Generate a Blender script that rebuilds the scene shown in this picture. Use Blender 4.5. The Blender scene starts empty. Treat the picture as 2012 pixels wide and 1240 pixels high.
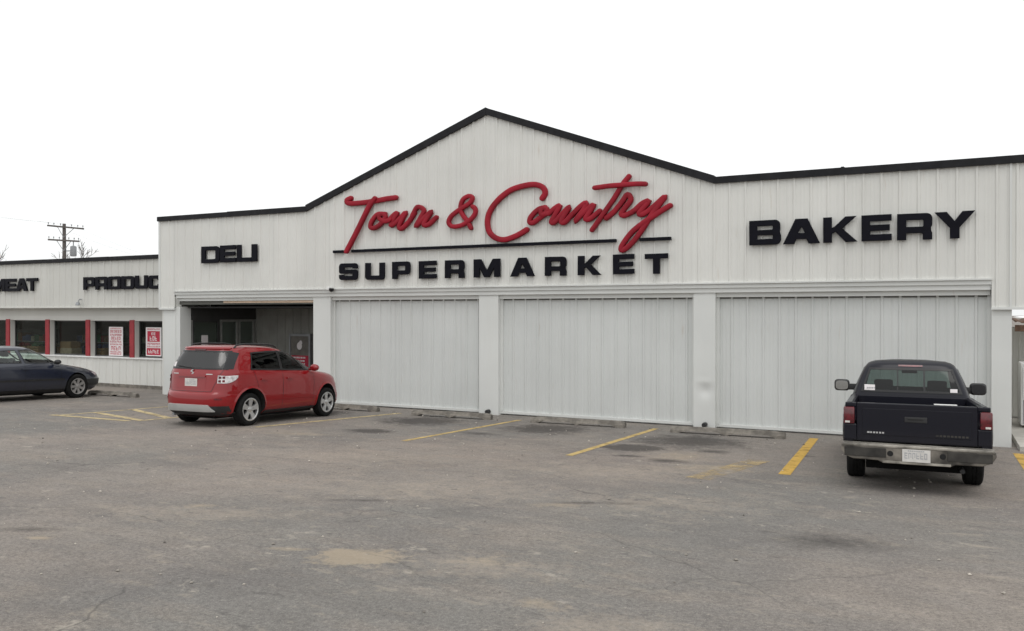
import bpy, bmesh, math, random
import numpy as np
from mathutils import Vector, Matrix, noise as mnoise

random.seed(7)
SC = bpy.context.scene
COL = SC.collection
R = math.radians
SLOPE = 0.039            # the lot falls towards the shop front
CAM_Z, CAM_D, CAM_YAW = 2.45, 17.535, 26.73

# ------------------------------------------------------------------ camera
cam = bpy.data.cameras.new('camera')
cam.lens = 36.0 * 1660.0 / 2012.0
cam.sensor_width = 36.0
cam.clip_end = 2000
cam.clip_start = 0.05
camo = bpy.data.objects.new('camera', cam)
COL.objects.link(camo)
camo.location = (0, -CAM_D, CAM_Z)
camo.rotation_euler = (R(90 - 0.28), 0, R(CAM_YAW))
SC.camera = camo

# ------------------------------------------------------------------ sky: flat white overcast
world = bpy.data.worlds.new('World')
SC.world = world
world.use_nodes = True
wn, wl = world.node_tree.nodes, world.node_tree.links
wn.clear()
SUN_EL, SUN_AZ = 62.0, 150.0
sky = wn.new('ShaderNodeTexSky')
sky.sky_type = 'NISHITA'
sky.sun_disc = False
sky.sun_elevation = R(SUN_EL)
sky.sun_rotation = R(SUN_AZ)
sky.dust_density = 4.0
hs = wn.new('ShaderNodeHueSaturation')
hs.inputs['Saturation'].default_value = 0.12
bg1 = wn.new('ShaderNodeBackground')
bg1.inputs['Strength'].default_value = 0.05
bg2 = wn.new('ShaderNodeBackground')          # the cloud deck
bg2.inputs['Color'].default_value = (0.985, 1.0, 1.0, 1)
bg2.inputs['Strength'].default_value = 0.92
ad = wn.new('ShaderNodeAddShader')
wo = wn.new('ShaderNodeOutputWorld')
wl.new(sky.outputs[0], hs.inputs['Color'])
wl.new(hs.outputs[0], bg1.inputs['Color'])
wl.new(bg1.outputs[0], ad.inputs[0])
wl.new(bg2.outputs[0], ad.inputs[1])
wl.new(ad.outputs[0], wo.inputs['Surface'])

sun = bpy.data.lights.new('sun', 'SUN')
sun.energy = 0.5
sun.angle = R(35)
sun.color = (1.0, 0.97, 0.93)
suno = bpy.data.objects.new('sun', sun)
COL.objects.link(suno)
suno.rotation_euler = (R(90 - SUN_EL), 0, R(30))
suno.location = (0, -20, 30)

SC.view_settings.view_transform = 'Standard'
SC.view_settings.look = 'None'
SC.view_settings.exposure = 0.0
SC.view_settings.gamma = 1.0
SC.view_settings.use_curve_mapping = False


# ------------------------------------------------------------------ helpers
def link(o, parent=None):
    COL.objects.link(o)
    if parent is not None:
        o.parent = parent
    return o


def tag(o, label=None, cat=None, group=None, kind=None):
    if label: o['label'] = label
    if cat: o['category'] = cat
    if group: o['group'] = group
    if kind: o['kind'] = kind
    return o


def empty(name, loc=(0, 0, 0), rot=(0, 0, 0), parent=None):
    o = bpy.data.objects.new(name, None)
    o.empty_display_size = 0.2
    o.location = loc
    o.rotation_euler = rot
    return link(o, parent)


def mesh_obj(name, verts, faces, mat, parent=None, smooth=False, sharp=35):
    me = bpy.data.meshes.new(name)
    me.from_pydata([tuple(v) for v in verts], [], faces)
    me.update()
    bm = bmesh.new(); bm.from_mesh(me)
    bmesh.ops.recalc_face_normals(bm, faces=bm.faces)
    bm.to_mesh(me); bm.free()
    if mat: me.materials.append(mat)
    if smooth:
        me.shade_smooth()
        me.set_sharp_from_angle(angle=R(sharp))
    return link(bpy.data.objects.new(name, me), parent)


class MB:
    """collects simple shapes into one mesh"""
    def __init__(s): s.v, s.f = [], []

    def add(s, v, f):
        o = len(s.v); s.v += [tuple(p) for p in v]; s.f += [[i + o for i in q] for q in f]
        return s

    def box(s, x0, x1, y0, y1, z0, z1):
        return s.add([(x0, y0, z0), (x1, y0, z0), (x1, y1, z0), (x0, y1, z0), (x0, y0, z1), (x1, y0, z1), (x1, y1, z1), (x0, y1, z1)],
                     [(0, 3, 2, 1), (4, 5, 6, 7), (0, 1, 5, 4), (1, 2, 6, 5), (2, 3, 7, 6), (3, 0, 4, 7)])

    def cbox(s, x0, x1, y0, y1, z0, z1, b=0.01):
        """box with chamfered edges (via bmesh)"""
        bm = bmesh.new()
        bmesh.ops.create_cube(bm, size=1, matrix=Matrix.Translation(((x0 + x1) / 2, (y0 + y1) / 2, (z0 + z1) / 2)) @ Matrix.Diagonal((x1 - x0, y1 - y0, z1 - z0, 1)))
        bmesh.ops.bevel(bm, geom=list(bm.edges), offset=b, segments=2, profile=0.6, affect='EDGES')
        bm.verts.index_update()
        s.add([v.co[:] for v in bm.verts], [[v.index for v in f.verts] for f in bm.faces]); bm.free()
        return s

    def tube(s, pts, r, n=8, cap=True):
        pts = [Vector(p) for p in pts]
        rs = r if isinstance(r, (list, tuple)) else [r] * len(pts)
        rings = []
        for i, p in enumerate(pts):
            d = (pts[min(i + 1, len(pts) - 1)] - pts[max(i - 1, 0)]).normalized()
            a = Vector((0, 0, 1)) if abs(d.z) < 0.9 else Vector((1, 0, 0))
            u = d.cross(a).normalized(); w = d.cross(u)
            rings.append([p + rs[i] * (math.cos(2 * math.pi * k / n) * u + math.sin(2 * math.pi * k / n) * w) for k in range(n)])
        v = [q for ri in rings for q in ri]
        f = [(i * n + k, i * n + (k + 1) % n, (i + 1) * n + (k + 1) % n, (i + 1) * n + k) for i in range(len(pts) - 1) for k in range(n)]
        if cap:
            f += [tuple(range(n))[::-1], tuple((len(pts) - 1) * n + k for k in range(n))]
        return s.add(v, f)

    def lathe(s, prof, n=32, axis='y', c=(0, 0, 0), close=False):
        """prof: (radius, along) list"""
        v = []
        for k in range(n):
            a = 2 * math.pi * k / n
            for r, t in prof:
                p = (r * math.cos(a), t, r * math.sin(a)) if axis == 'y' else ((r * math.cos(a), r * math.sin(a), t) if axis == 'z' else (t, r * math.cos(a), r * math.sin(a)))
                v.append((p[0] + c[0], p[1] + c[1], p[2] + c[2]))
        m = len(prof)
        rng = range(m if close else m - 1)
        f = [(k * m + i, k * m + (i + 1) % m, ((k + 1) % n) * m + (i + 1) % m, ((k + 1) % n) * m + i) for k in range(n) for i in rng]
        return s.add(v, f)

    def prism(s, poly, t0, t1, axis='y'):
        """extrude polygon (a,b) between t0 and t1 along axis; axis y: (x,z); axis x: (y,z); axis z: (x,y)"""
        def P(a, b, t): return (a, t, b) if axis == 'y' else ((t, a, b) if axis == 'x' else (a, b, t))
        n = len(poly)
        v = [P(a, b, t0) for a, b in poly] + [P(a, b, t1) for a, b in poly]
        return s.add(v, [tuple(range(n)), tuple(range(2 * n - 1, n - 1, -1))] + [(i, (i + 1) % n, n + (i + 1) % n, n + i) for i in range(n)])

    def build(s, name, mat, parent=None, smooth=False, sharp=35):
        return mesh_obj(name, s.v, s.f, mat, parent, smooth, sharp)


def gz(y):
    """ground height"""
    return 0.0 if y >= 0 else (-SLOPE * y if y > -40 else SLOPE * 40)


# ------------------------------------------------------------------ materials
def newmat(name):
    m = bpy.data.materials.new(name); m.use_nodes = True
    return m, m.node_tree.nodes, m.node_tree.links, m.node_tree.nodes['Principled BSDF']


def noise_col(N, L, c1, c2, scale=4.0, stretch=(1, 1, 1), detail=4, coord='Object', lo=0.35, hi=0.65):
    tc = N.new('ShaderNodeTexCoord'); mp = N.new('ShaderNodeMapping'); mp.inputs['Scale'].default_value = stretch
    nz = N.new('ShaderNodeTexNoise'); nz.inputs['Scale'].default_value = scale; nz.inputs['Detail'].default_value = detail
    mr = N.new('ShaderNodeMapRange'); mr.inputs[1].default_value = lo; mr.inputs[2].default_value = hi
    mx = N.new('ShaderNodeMix'); mx.data_type = 'RGBA'
    mx.inputs[6].default_value = (*c1, 1); mx.inputs[7].default_value = (*c2, 1)
    L.new(tc.outputs[coord], mp.inputs[0]); L.new(mp.outputs[0], nz.inputs['Vector']); L.new(nz.outputs[0], mr.inputs[0]); L.new(mr.outputs[0], mx.inputs[0])
    return mx.outputs[2], nz.outputs[0], mp.outputs[0]


def pmat(name, col, rough=0.6, metal=0.0, var=0.12, scale=6.0, coat=0.0, bump=0.0, bscale=60.0, spec=0.5, stretch=(1, 1, 1), emit=None):
    m, N, L, B = newmat(name)
    c1 = tuple(c * (1 - var) for c in col); c2 = tuple(min(1, c * (1 + var)) for c in col)
    out, nv, mp = noise_col(N, L, c1, c2, scale, stretch)
    L.new(out, B.inputs['Base Color'])
    B.inputs['Roughness'].default_value = rough
    B.inputs['Metallic'].default_value = metal
    B.inputs['Coat Weight'].default_value = coat
    B.inputs['Coat Roughness'].default_value = 0.08
    B.inputs['Specular IOR Level'].default_value = spec
    if bump:
        tc = N.new('ShaderNodeTexCoord'); nz = N.new('ShaderNodeTexNoise'); nz.inputs['Scale'].default_value = bscale; nz.inputs['Detail'].default_value = 3
        bp = N.new('ShaderNodeBump'); bp.inputs['Strength'].default_value = bump; bp.inputs['Distance'].default_value = 0.02
        L.new(tc.outputs['Object'], nz.inputs['Vector']); L.new(nz.outputs[0], bp.inputs['Height']); L.new(bp.outputs[0], B.inputs['Normal'])
    return m


def wall_paint(name, col, dirt=(0.42, 0.39, 0.33), amount=0.22):
    """painted sheet metal with faint rain streaks, soiling near the bottom edges and a slight tone change from sheet to sheet"""
    m, N, L, B = newmat(name)
    out, nv, mp = noise_col(N, L, tuple(c * 0.965 for c in col), tuple(min(1, c * 1.03) for c in col), 0.8)
    tc = N.new('ShaderNodeTexCoord')
    mp2 = N.new('ShaderNodeMapping'); mp2.inputs['Scale'].default_value = (7, 7, 0.35)
    st = N.new('ShaderNodeTexNoise'); st.inputs['Scale'].default_value = 2.0; st.inputs['Detail'].default_value = 5; st.inputs['Roughness'].default_value = 0.6
    mr = N.new('ShaderNodeMapRange'); mr.inputs[1].default_value = 0.52; mr.inputs[2].default_value = 0.8; mr.inputs[4].default_value = amount
    mx = N.new('ShaderNodeMix'); mx.data_type = 'RGBA'; mx.inputs[7].default_value = (*dirt, 1)
    L.new(tc.outputs['Object'], mp2.inputs[0]); L.new(mp2.outputs[0], st.inputs['Vector']); L.new(st.outputs[0], mr.inputs[0])
    L.new(mr.outputs[0], mx.inputs[0]); L.new(out, mx.inputs[6])
    mp3 = N.new('ShaderNodeMapping'); mp3.inputs['Scale'].default_value = (9, 9, 0.7); mp3.inputs['Location'].default_value = (3.1, 1.7, 0.4)
    ru = N.new('ShaderNodeTexNoise'); ru.inputs['Scale'].default_value = 1.0; ru.inputs['Detail'].default_value = 6; ru.inputs['Roughness'].default_value = 0.65
    mr3 = N.new('ShaderNodeMapRange'); mr3.inputs[1].default_value = 0.66; mr3.inputs[2].default_value = 0.80; mr3.inputs[4].default_value = 0.45
    mx3 = N.new('ShaderNodeMix'); mx3.data_type = 'RGBA'; mx3.inputs[7].default_value = (0.40, 0.30, 0.21, 1)
    L.new(tc.outputs['Object'], mp3.inputs[0]); L.new(mp3.outputs[0], ru.inputs['Vector']); L.new(ru.outputs[0], mr3.inputs[0]); L.new(mr3.outputs[0], mx3.inputs[0]); L.new(mx.outputs[2], mx3.inputs[6])
    mx = mx3
    oi = N.new('ShaderNodeObjectInfo'); mr2 = N.new('ShaderNodeMapRange'); mr2.inputs[3].default_value = 0.975; mr2.inputs[4].default_value = 1.01
    L.new(oi.outputs['Random'], mr2.inputs[0])
    ml = N.new('ShaderNodeMix'); ml.data_type = 'RGBA'; ml.blend_type = 'MULTIPLY'; ml.inputs[0].default_value = 1
    L.new(mx.outputs[2], ml.inputs[6]); L.new(mr2.outputs[0], ml.inputs[7])
    L.new(ml.outputs[2], B.inputs['Base Color'])
    B.inputs['Roughness'].default_value = 0.5
    bp = N.new('ShaderNodeBump'); bp.inputs['Strength'].default_value = 0.25; bp.inputs['Distance'].default_value = 0.02
    n3 = N.new('ShaderNodeTexNoise'); n3.inputs['Scale'].default_value = 1.6; n3.inputs['Detail'].default_value = 2
    L.new(tc.outputs['Object'], n3.inputs['Vector']); L.new(n3.outputs[0], bp.inputs['Height']); L.new(bp.outputs[0], B.inputs['Normal'])
    return m


def glass(name, tint=(0.5, 0.55, 0.55), refl=0.08, gcol=(1, 1, 1), rough=0.02):
    """tinted pane: see-through tint plus a mirror share that grows at grazing angles"""
    m, N, L, B = newmat(name)
    N.remove(B)
    tr = N.new('ShaderNodeBsdfTransparent'); tr.inputs[0].default_value = (*tint, 1)
    gl = N.new('ShaderNodeBsdfGlossy'); gl.inputs['Roughness'].default_value = rough; gl.inputs['Color'].default_value = (*gcol, 1)
    lw = N.new('ShaderNodeLayerWeight'); lw.inputs['Blend'].default_value = 0.5      # same from both sides
    pw = N.new('ShaderNodeMath'); pw.operation = 'POWER'; pw.inputs[1].default_value = 5.0
    mu = N.new('ShaderNodeMath'); mu.operation = 'MULTIPLY_ADD'; mu.inputs[1].default_value = 0.9; mu.inputs[2].default_value = refl
    L.new(lw.outputs['Facing'], pw.inputs[0])
    ms = N.new('ShaderNodeMixShader')
    L.new(pw.outputs[0], mu.inputs[0]); L.new(mu.outputs[0], ms.inputs[0]); L.new(tr.outputs[0], ms.inputs[1]); L.new(gl.outputs[0], ms.inputs[2])
    L.new(ms.outputs[0], N['Material Output'].inputs['Surface'])
    return m


def car_paint(name, col, rough=0.28, coat=0.8, dirt=(0.2, 0.18, 0.15), dz=0.45, damount=0.5, metal=0.0, spec=0.5):
    """clear-coated paint with road film on the lower body"""
    m, N, L, B = newmat(name)
    tc = N.new('ShaderNodeTexCoord'); sp = N.new('ShaderNodeSeparateXYZ'); L.new(tc.outputs['Object'], sp.inputs[0])
    mr = N.new('ShaderNodeMapRange'); mr.inputs[1].default_value = dz + 0.25; mr.inputs[2].default_value = dz - 0.25; mr.inputs[4].default_value = damount
    L.new(sp.outputs[2], mr.inputs[0])
    nz = N.new('ShaderNodeTexNoise'); nz.inputs['Scale'].default_value = 5; nz.inputs['Detail'].default_value = 6
    L.new(tc.outputs['Object'], nz.inputs['Vector'])
    mu = N.new('ShaderNodeMath'); mu.operation = 'MULTIPLY'; L.new(mr.outputs[0], mu.inputs[0]); L.new(nz.outputs[0], mu.inputs[1])
    mx = N.new('ShaderNodeMix'); mx.data_type = 'RGBA'; mx.inputs[6].default_value = (*col, 1); mx.inputs[7].default_value = (*dirt, 1)
    L.new(mu.outputs[0], mx.inputs[0]); L.new(mx.outputs[2], B.inputs['Base Color'])
    r2 = N.new('ShaderNodeMapRange'); r2.inputs[3].default_value = rough; r2.inputs[4].default_value = 0.75; L.new(mu.outputs[0], r2.inputs[0]); L.new(r2.outputs[0], B.inputs['Roughness'])
    cm = N.new('ShaderNodeMapRange'); cm.inputs[3].default_value = coat; cm.inputs[4].default_value = 0.0; L.new(mu.outputs[0], cm.inputs[0]); L.new(cm.outputs[0], B.inputs['Coat Weight'])
    B.inputs['Coat Roughness'].default_value = 0.03
    B.inputs['Specular IOR Level'].default_value = spec
    B.inputs['Metallic'].default_value = metal
    return m


def asphalt():
    m, N, L, B = newmat('worn_asphalt')
    tc = N.new('ShaderNodeTexCoord')
    P = tc.outputs['Object']

    def nz(scale, detail=4, rough=0.55, stretch=None, rot=0):
        n = N.new('ShaderNodeTexNoise'); n.inputs['Scale'].default_value = scale; n.inputs['Detail'].default_value = detail; n.inputs['Roughness'].default_value = rough
        if stretch:
            mp = N.new('ShaderNodeMapping'); mp.inputs['Scale'].default_value = stretch; mp.inputs['Rotation'].default_value = (0, 0, rot)
            L.new(P, mp.inputs[0]); L.new(mp.outputs[0], n.inputs['Vector'])
        else:
            L.new(P, n.inputs['Vector'])
        return n.outputs[0]

    def rng(v, a, b, c=0.0, d=1.0):
        r = N.new('ShaderNodeMapRange'); r.inputs[1].default_value = a; r.inputs[2].default_value = b; r.inputs[3].default_value = c; r.inputs[4].default_value = d
        L.new(v, r.inputs[0]); return r.outputs[0]

    def mth(op, a, b):
        q = N.new('ShaderNodeMath'); q.operation = op
        for i, x in enumerate((a, b)):
            if isinstance(x, (int, float)): q.inputs[i].default_value = x
            else: L.new(x, q.inputs[i])
        return q.outputs[0]

    def mix(f, a, b, blend='MIX'):
        x = N.new('ShaderNodeMix'); x.data_type = 'RGBA'; x.blend_type = blend
        if isinstance(f, (int, float)): x.inputs[0].default_value = f
        else: L.new(f, x.inputs[0])
        for i, c in ((6, a), (7, b)):
            if isinstance(c, tuple): x.inputs[i].default_value = (*c, 1)
            else: L.new(c, x.inputs[i])
        return x.outputs[2]

    mid = nz(1.3, 6, 0.65); edge = nz(3.5, 5, 0.7)

    fine = mth('ADD', mth('MULTIPLY', edge, 0.6), mth('MULTIPLY', nz(14, 6, 0.8), 0.4))

    def blob(cx, cy, rx, ry, rot=0.0, soft=0.5, k=0.9, nsrc=None):
        mp = N.new('ShaderNodeMapping'); mp.vector_type = 'TEXTURE'
        mp.inputs['Location'].default_value = (cx, cy, gz(cy)); mp.inputs['Rotation'].default_value = (0, 0, rot); mp.inputs['Scale'].default_value = (rx, ry, 5)
        g = N.new('ShaderNodeTexGradient'); g.gradient_type = 'SPHERICAL'
        L.new(P, mp.inputs[0]); L.new(mp.outputs[0], g.inputs[0])
        gate = rng(g.outputs[1], 0.0, 0.15)
        v = mth('ADD', g.outputs[1], mth('MULTIPLY', mth('SUBTRACT', nsrc or fine, 0.5), k * 2.2))
        return mth('MULTIPLY', rng(v, 0.32, 0.32 + soft), gate)

    def acc(lst):
        o = lst[0]
        for x in lst[1:]: o = mth('MAXIMUM', o, x)
        return o

    # brown silt in the west and middle, greyer in the east and close to the camera
    big = nz(0.16, 3)
    c = mix(rng(big, 0.38, 0.62), (0.198, 0.188, 0.174), (0.286, 0.249, 0.220))
    c = mix(rng(nz(0.55, 6, 0.7), 0.42, 0.68, 0, 0.60), c, (0.150, 0.138, 0.133))
    c = mix(rng(nz(0.8, 6, 0.7, (1, 2.2, 1), 0.5), 0.50, 0.72, 0, 0.65), c, (0.285, 0.245, 0.208))
    c = mix(rng(nz(2.6, 6, 0.75), 0.36, 0.66, 0, 0.45), c, mix(1.0, c, (0.76, 0.75, 0.74), 'MULTIPLY'))
    # tyre-worn streaks running across the lot
    c = mix(rng(nz(1.0, 6, 0.72, (0.30, 2.6, 1), 0.12), 0.55, 0.72, 0, 0.50), c, (0.135, 0.122, 0.115))
    # aggregate
    sp = nz(30, 4, 0.85); sp2 = nz(120, 2, 0.8)
    c = mix(rng(sp, 0.30, 0.72, 0, 1), mix(1.0, c, (0.60, 0.60, 0.60), 'MULTIPLY'), mix(1.0, c, (1.42, 1.41, 1.39), 'MULTIPLY'))
    c = mix(rng(sp2, 0.58, 0.74, 0, 0.7), c, (0.42, 0.40, 0.37))
    c = mix(rng(sp2, 0.40, 0.26, 0, 0.75), c, (0.07, 0.066, 0.063))
    mg = blob(-7.5, -6.5, 10.0, 5.5, 0.25, 0.7, 0.35)
    c = mix(mth('MULTIPLY', mg, 0.55), c, mix(1.0, c, (1.24, 1.14, 1.08), 'MULTIPLY'))
    # fresher dark strip beside the newest stall line
    c = mix(mth('MULTIPLY', blob(-0.4, -2.6, 2.7, 3.6, 0, 0.5, 0.25), 0.45), c, (0.115, 0.112, 0.110))
    # sand patches
    sand = acc([blob(-4.17, -12.05, 0.62, 0.46, 0.45, 0.30, 0.75), blob(-4.35, -12.0, 0.34, 0.30, 0.2, 0.25, 0.6), blob(-2.75, -5.5, 1.0, 0.55, 0.35, 0.7, 1.2), blob(-3.6, -4.6, 0.8, 0.9, 0.3, 1.0, 1.2),
                blob(-10.4, -5.6, 1.3, 0.4, 0.3, 1.0, 0.9), blob(-15.6, -5.3, 1.6, 0.7, 0.2, 1.0, 0.9), blob(-6.8, -11.2, 0.35, 0.2, 0.4, 0.8, 0.9),
                blob(-6.9, -12.9, 0.22, 0.12, 0.4, 0.6, 1.0), blob(-4.8, -12.1, 0.30, 0.10, 0.4, 0.7, 1.0), blob(-3.7, -9.2, 0.6, 0.22, 0.4, 0.9, 1.2),
                blob(-2.4, -12.4, 0.3, 0.2, 0.4, 0.9, 1.3), blob(-3.2, -11.6, 0.45, 0.25, 0.4, 1.0, 1.5), blob(-1.7, -12.9, 0.25, 0.15, 0.4, 0.7, 1.2)])
    c = mix(mth('MULTIPLY', sand, 0.62), c, (0.40, 0.325, 0.23))
    gritty = rng(nz(2.2, 7, 0.75, (1, 1.8, 1), 0.5), 0.57, 0.70, 0, 0.6)
    c = mix(gritty, c, (0.36, 0.315, 0.255))
    scuff = acc([blob(-5.4, -9.2, 3.2, 1.3, 0.35, 0.9, 1.7), blob(-4.2, -6.6, 2.6, 1.2, 0.3, 0.9, 1.7), blob(-2.8, -8.6, 2.0, 1.0, 0.4, 0.9, 1.9), blob(-7.6, -7.4, 2.4, 1.0, 0.3, 1.0, 1.7),
                 blob(-6.5, -11.4, 1.6, 0.6, 0.45, 0.9, 1.9), blob(-3.2, -11.8, 1.5, 0.6, 0.45, 0.9, 1.9), blob(-10.9, -5.3, 1.8, 0.7, 0.2, 1.0, 1.5), blob(-1.8, -12.6, 1.0, 0.5, 0.4, 0.9, 1.9)])
    c = mix(mth('MULTIPLY', scuff, 0.42), c, (0.39, 0.33, 0.265))
    spots = rng(nz(3.0, 6, 0.75, (1, 1.25, 1), 0.3), 0.610, 0.68, 0, 0.75)
    c = mix(spots, c, (0.37, 0.335, 0.285))
    pits = rng(nz(4.6, 4, 0.7, (0.7, 1.4, 1), 1.1), 0.375, 0.31, 0, 0.65)
    c = mix(pits, c, (0.105, 0.097, 0.092))
    # oil drips
    oil = acc([blob(-9.87, -2.2, 1.5, 1.7, 0, 0.36, 0.75), blob(-7.0, -2.15, 1.5, 1.7, 0, 0.36, 0.75), blob(-3.95, -2.5, 1.7, 1.8, 0, 0.36, 0.75),
               blob(-4.56, -4.0, 0.9, 0.8, 0, 0.22, 0.5), blob(-4.3, -5.0, 0.45, 0.25, 0.2, 0.5, 0.8), blob(-0.85, -9.45, 0.95, 0.65, 0.2, 0.75, 0.6),
               blob(-9.6, -4.5, 0.8, 0.7, 0, 0.3, 0.6), blob(-7.25, -12.75, 0.7, 0.18, 0.5, 0.9, 0.9), blob(-1.9, -3.4, 0.35, 0.25, 0, 0.6, 0.7), blob(-3.3, -3.7, 0.5, 0.4, 0, 0.5, 0.7), blob(-3.6, -5.2, 0.5, 0.4, 0, 0.5, 0.7),
               blob(-5.6, -10.1, 0.9, 0.16, 0.5, 0.8, 1.4), blob(-3.4, -8.9, 0.9, 0.15, 0.5, 0.8, 1.4), blob(-12.9, -1.7, 1.2, 0.8, 0, 0.5, 0.5), blob(-7.7, -3.6, 0.8, 0.4, 0, 0.7, 0.7)])
    c = mix(mth('MULTIPLY', oil, 0.78), c, (0.050, 0.044, 0.041))
    # hairline cracks
    mpv = N.new('ShaderNodeMapping'); mpv.inputs['Scale'].default_value = (0.42, 0.42, 0.42)
    wob = N.new('ShaderNodeMix'); wob.data_type = 'RGBA'; wob.blend_type = 'ADD'; wob.inputs[0].default_value = 0.55
    nzc = N.new('ShaderNodeTexNoise'); nzc.inputs['Scale'].default_value = 1.2; nzc.inputs['Detail'].default_value = 6
    L.new(P, nzc.inputs['Vector']); L.new(P, wob.inputs[6]); L.new(nzc.outputs[1], wob.inputs[7]); L.new(wob.outputs[2], mpv.inputs[0])
    vo = N.new('ShaderNodeTexVoronoi'); vo.feature = 'DISTANCE_TO_EDGE'; vo.inputs['Scale'].default_value = 1.0; L.new(mpv.outputs[0], vo.inputs['Vector'])
    crack = mth('MULTIPLY', rng(vo.outputs[0], 0.008, 0.0005), rng(nz(0.5, 2), 0.47, 0.60))
    c = mix(mth('MULTIPLY', crack, 0.58), c, (0.075, 0.07, 0.066))
    L.new(c, B.inputs['Base Color'])
    L.new(rng(mid, 0.3, 0.7, 0.78, 0.95), B.inputs['Roughness'])
    B.inputs['Specular IOR Level'].default_value = 0.3
    b1 = N.new('ShaderNodeBump'); b1.inputs['Strength'].default_value = 0.55; b1.inputs['Distance'].default_value = 0.012
    L.new(mth('ADD', sp, mth('MULTIPLY', sp2, 0.6)), b1.inputs['Height'])
    b2 = N.new('ShaderNodeBump'); b2.inputs['Strength'].default_value = 0.4; b2.inputs['Distance'].default_value = 0.08
    L.new(mid, b2.inputs['Height']); L.new(b2.outputs[0], b1.inputs['Normal']); L.new(b1.outputs[0], B.inputs['Normal'])
    return m


def line_paint(name, col, wear):
    """traffic paint, worn through to the asphalt in patches"""
    m, N, L, B = newmat(name)
    out, nv, mp = noise_col(N, L, tuple(c * 0.8 for c in col), col, 9)
    L.new(out, B.inputs['Base Color']); B.inputs['Roughness'].default_value = 0.8
    tc = N.new('ShaderNodeTexCoord')
    n = N.new('ShaderNodeTexNoise'); n.inputs['Scale'].default_value = 4.0; n.inputs['Detail'].default_value = 8; n.inputs['Roughness'].default_value = 0.75
    L.new(tc.outputs['Object'], n.inputs['Vector'])
    mr = N.new('ShaderNodeMapRange'); mr.inputs[1].default_value = wear - 0.13; mr.inputs[2].default_value = wear + 0.13
    L.new(n.outputs[0], mr.inputs[0]); L.new(mr.outputs[0], B.inputs['Alpha'])
    return m


M = {}
M['asphalt'] = asphalt()
M['wall'] = wall_paint('white_sheet_metal', (0.675, 0.673, 0.640), amount=0.07)
M['baywall'] = wall_paint('bay_sheet_metal', (0.60, 0.615, 0.60), amount=0.12)
M['trimwhite'] = wall_paint('white_flashing', (0.655, 0.665, 0.645), amount=0.08)
M['wingwall'] = wall_paint('cream_sheet_metal', (0.60, 0.597, 0.56), amount=0.14)
M['blacktrim'] = pmat('black_coping', (0.013, 0.013, 0.015), 0.55, var=0.25, spec=0.2)
M['blackletter'] = pmat('black_letter', (0.004, 0.004, 0.008), 0.5, var=0.2, spec=0.12)
M['redletter'] = pmat('red_letter', (0.27, 0.010, 0.022), 0.5, var=0.18, scale=2.5, spec=0.22)
M['concrete'] = pmat('concrete', (0.185, 0.168, 0.145), 0.9, var=0.35, scale=7, bump=0.6, bscale=40)
M['slab'] = pmat('concrete_slab', (0.46, 0.44, 0.40), 0.9, var=0.12, scale=3, bump=0.3, bscale=50)
M['redwood'] = pmat('red_post_paint', (0.30, 0.022, 0.030), 0.55, var=0.15, scale=5)
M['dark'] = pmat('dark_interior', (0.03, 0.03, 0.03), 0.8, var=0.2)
M['shadegrey'] = pmat('recess_shade_grey', (0.15, 0.15, 0.138), 0.85, var=0.12, scale=2, spec=0.2)  # grey set darker so the colour carries the recess's shade
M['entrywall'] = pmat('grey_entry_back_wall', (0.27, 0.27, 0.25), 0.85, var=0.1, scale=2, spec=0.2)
M['shadowline'] = pmat('shadow_line_grey', (0.17, 0.17, 0.16), 0.9)  # colour of the shadow line painted across the bay tops
M['roof'] = pmat('roof_membrane', (0.28, 0.28, 0.27), 0.9)
M['shopglass'] = glass('shop_window_glass', (0.66, 0.70, 0.68), 0.022)
M['alum'] = pmat('aluminium', (0.45, 0.45, 0.44), 0.4, metal=0.6, var=0.1)
M['bronze'] = pmat('dark_door_frame', (0.05, 0.05, 0.05), 0.4, var=0.1)
M['paper'] = pmat('poster_paper', (0.74, 0.70, 0.70), 0.8, var=0.04)
M['redink'] = pmat('red_ink', (0.45, 0.03, 0.06), 0.8, var=0.08)
M['card'] = pmat('cardboard', (0.42, 0.26, 0.15), 0.85, var=0.12)
M['cardlight'] = pmat('pale_cardboard', (0.62, 0.48, 0.36), 0.85, var=0.1)
M['rust'] = pmat('rusty_sheet', (0.13, 0.075, 0.05), 0.85, var=0.35, scale=8)
M['white'] = pmat('white_enamel', (0.78, 0.78, 0.77), 0.4, var=0.03)
M['lensdark'] = pmat('dark_lens', (0.01, 0.01, 0.012), 0.15, var=0.1)
M['wood'] = pmat('weathered_hazed_pole', (0.115, 0.102, 0.095), 0.9, var=0.25, scale=3, stretch=(6, 6, 0.5))  # wood colour lightened to put distance haze on the pole
M['bark'] = pmat('hazed_bark', (0.17, 0.155, 0.145), 0.9, var=0.25)  # twig colour lifted to stand for haze
M['galv'] = pmat('galvanised', (0.30, 0.31, 0.32), 0.5, metal=0.3)
M['line_new'] = line_paint('yellow_line', (0.60, 0.37, 0.07), 0.36)
M['line_mid'] = line_paint('faded_yellow_line', (0.54, 0.39, 0.15), 0.37)
M['line_old'] = line_paint('worn_yellow_line', (0.55, 0.44, 0.24), 0.40)
M['line_gone'] = line_paint('ghost_of_a_yellow_line', (0.50, 0.38, 0.20), 0.545)
M['tyre'] = pmat('tyre_rubber', (0.010, 0.010, 0.010), 0.85, var=0.3, bump=0.3, spec=0.2)
M['shade_pan'] = pmat('shade_pan', (0.008, 0.008, 0.008), 0.95, spec=0.1)  # near-black for the pans added to block light under the vehicles
M['alloy'] = pmat('alloy_wheel', (0.58, 0.58, 0.58), 0.3, metal=0.75, var=0.06)
M['dullalloy'] = pmat('dull_wheel', (0.30, 0.29, 0.28), 0.5, metal=0.3, var=0.1)
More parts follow.
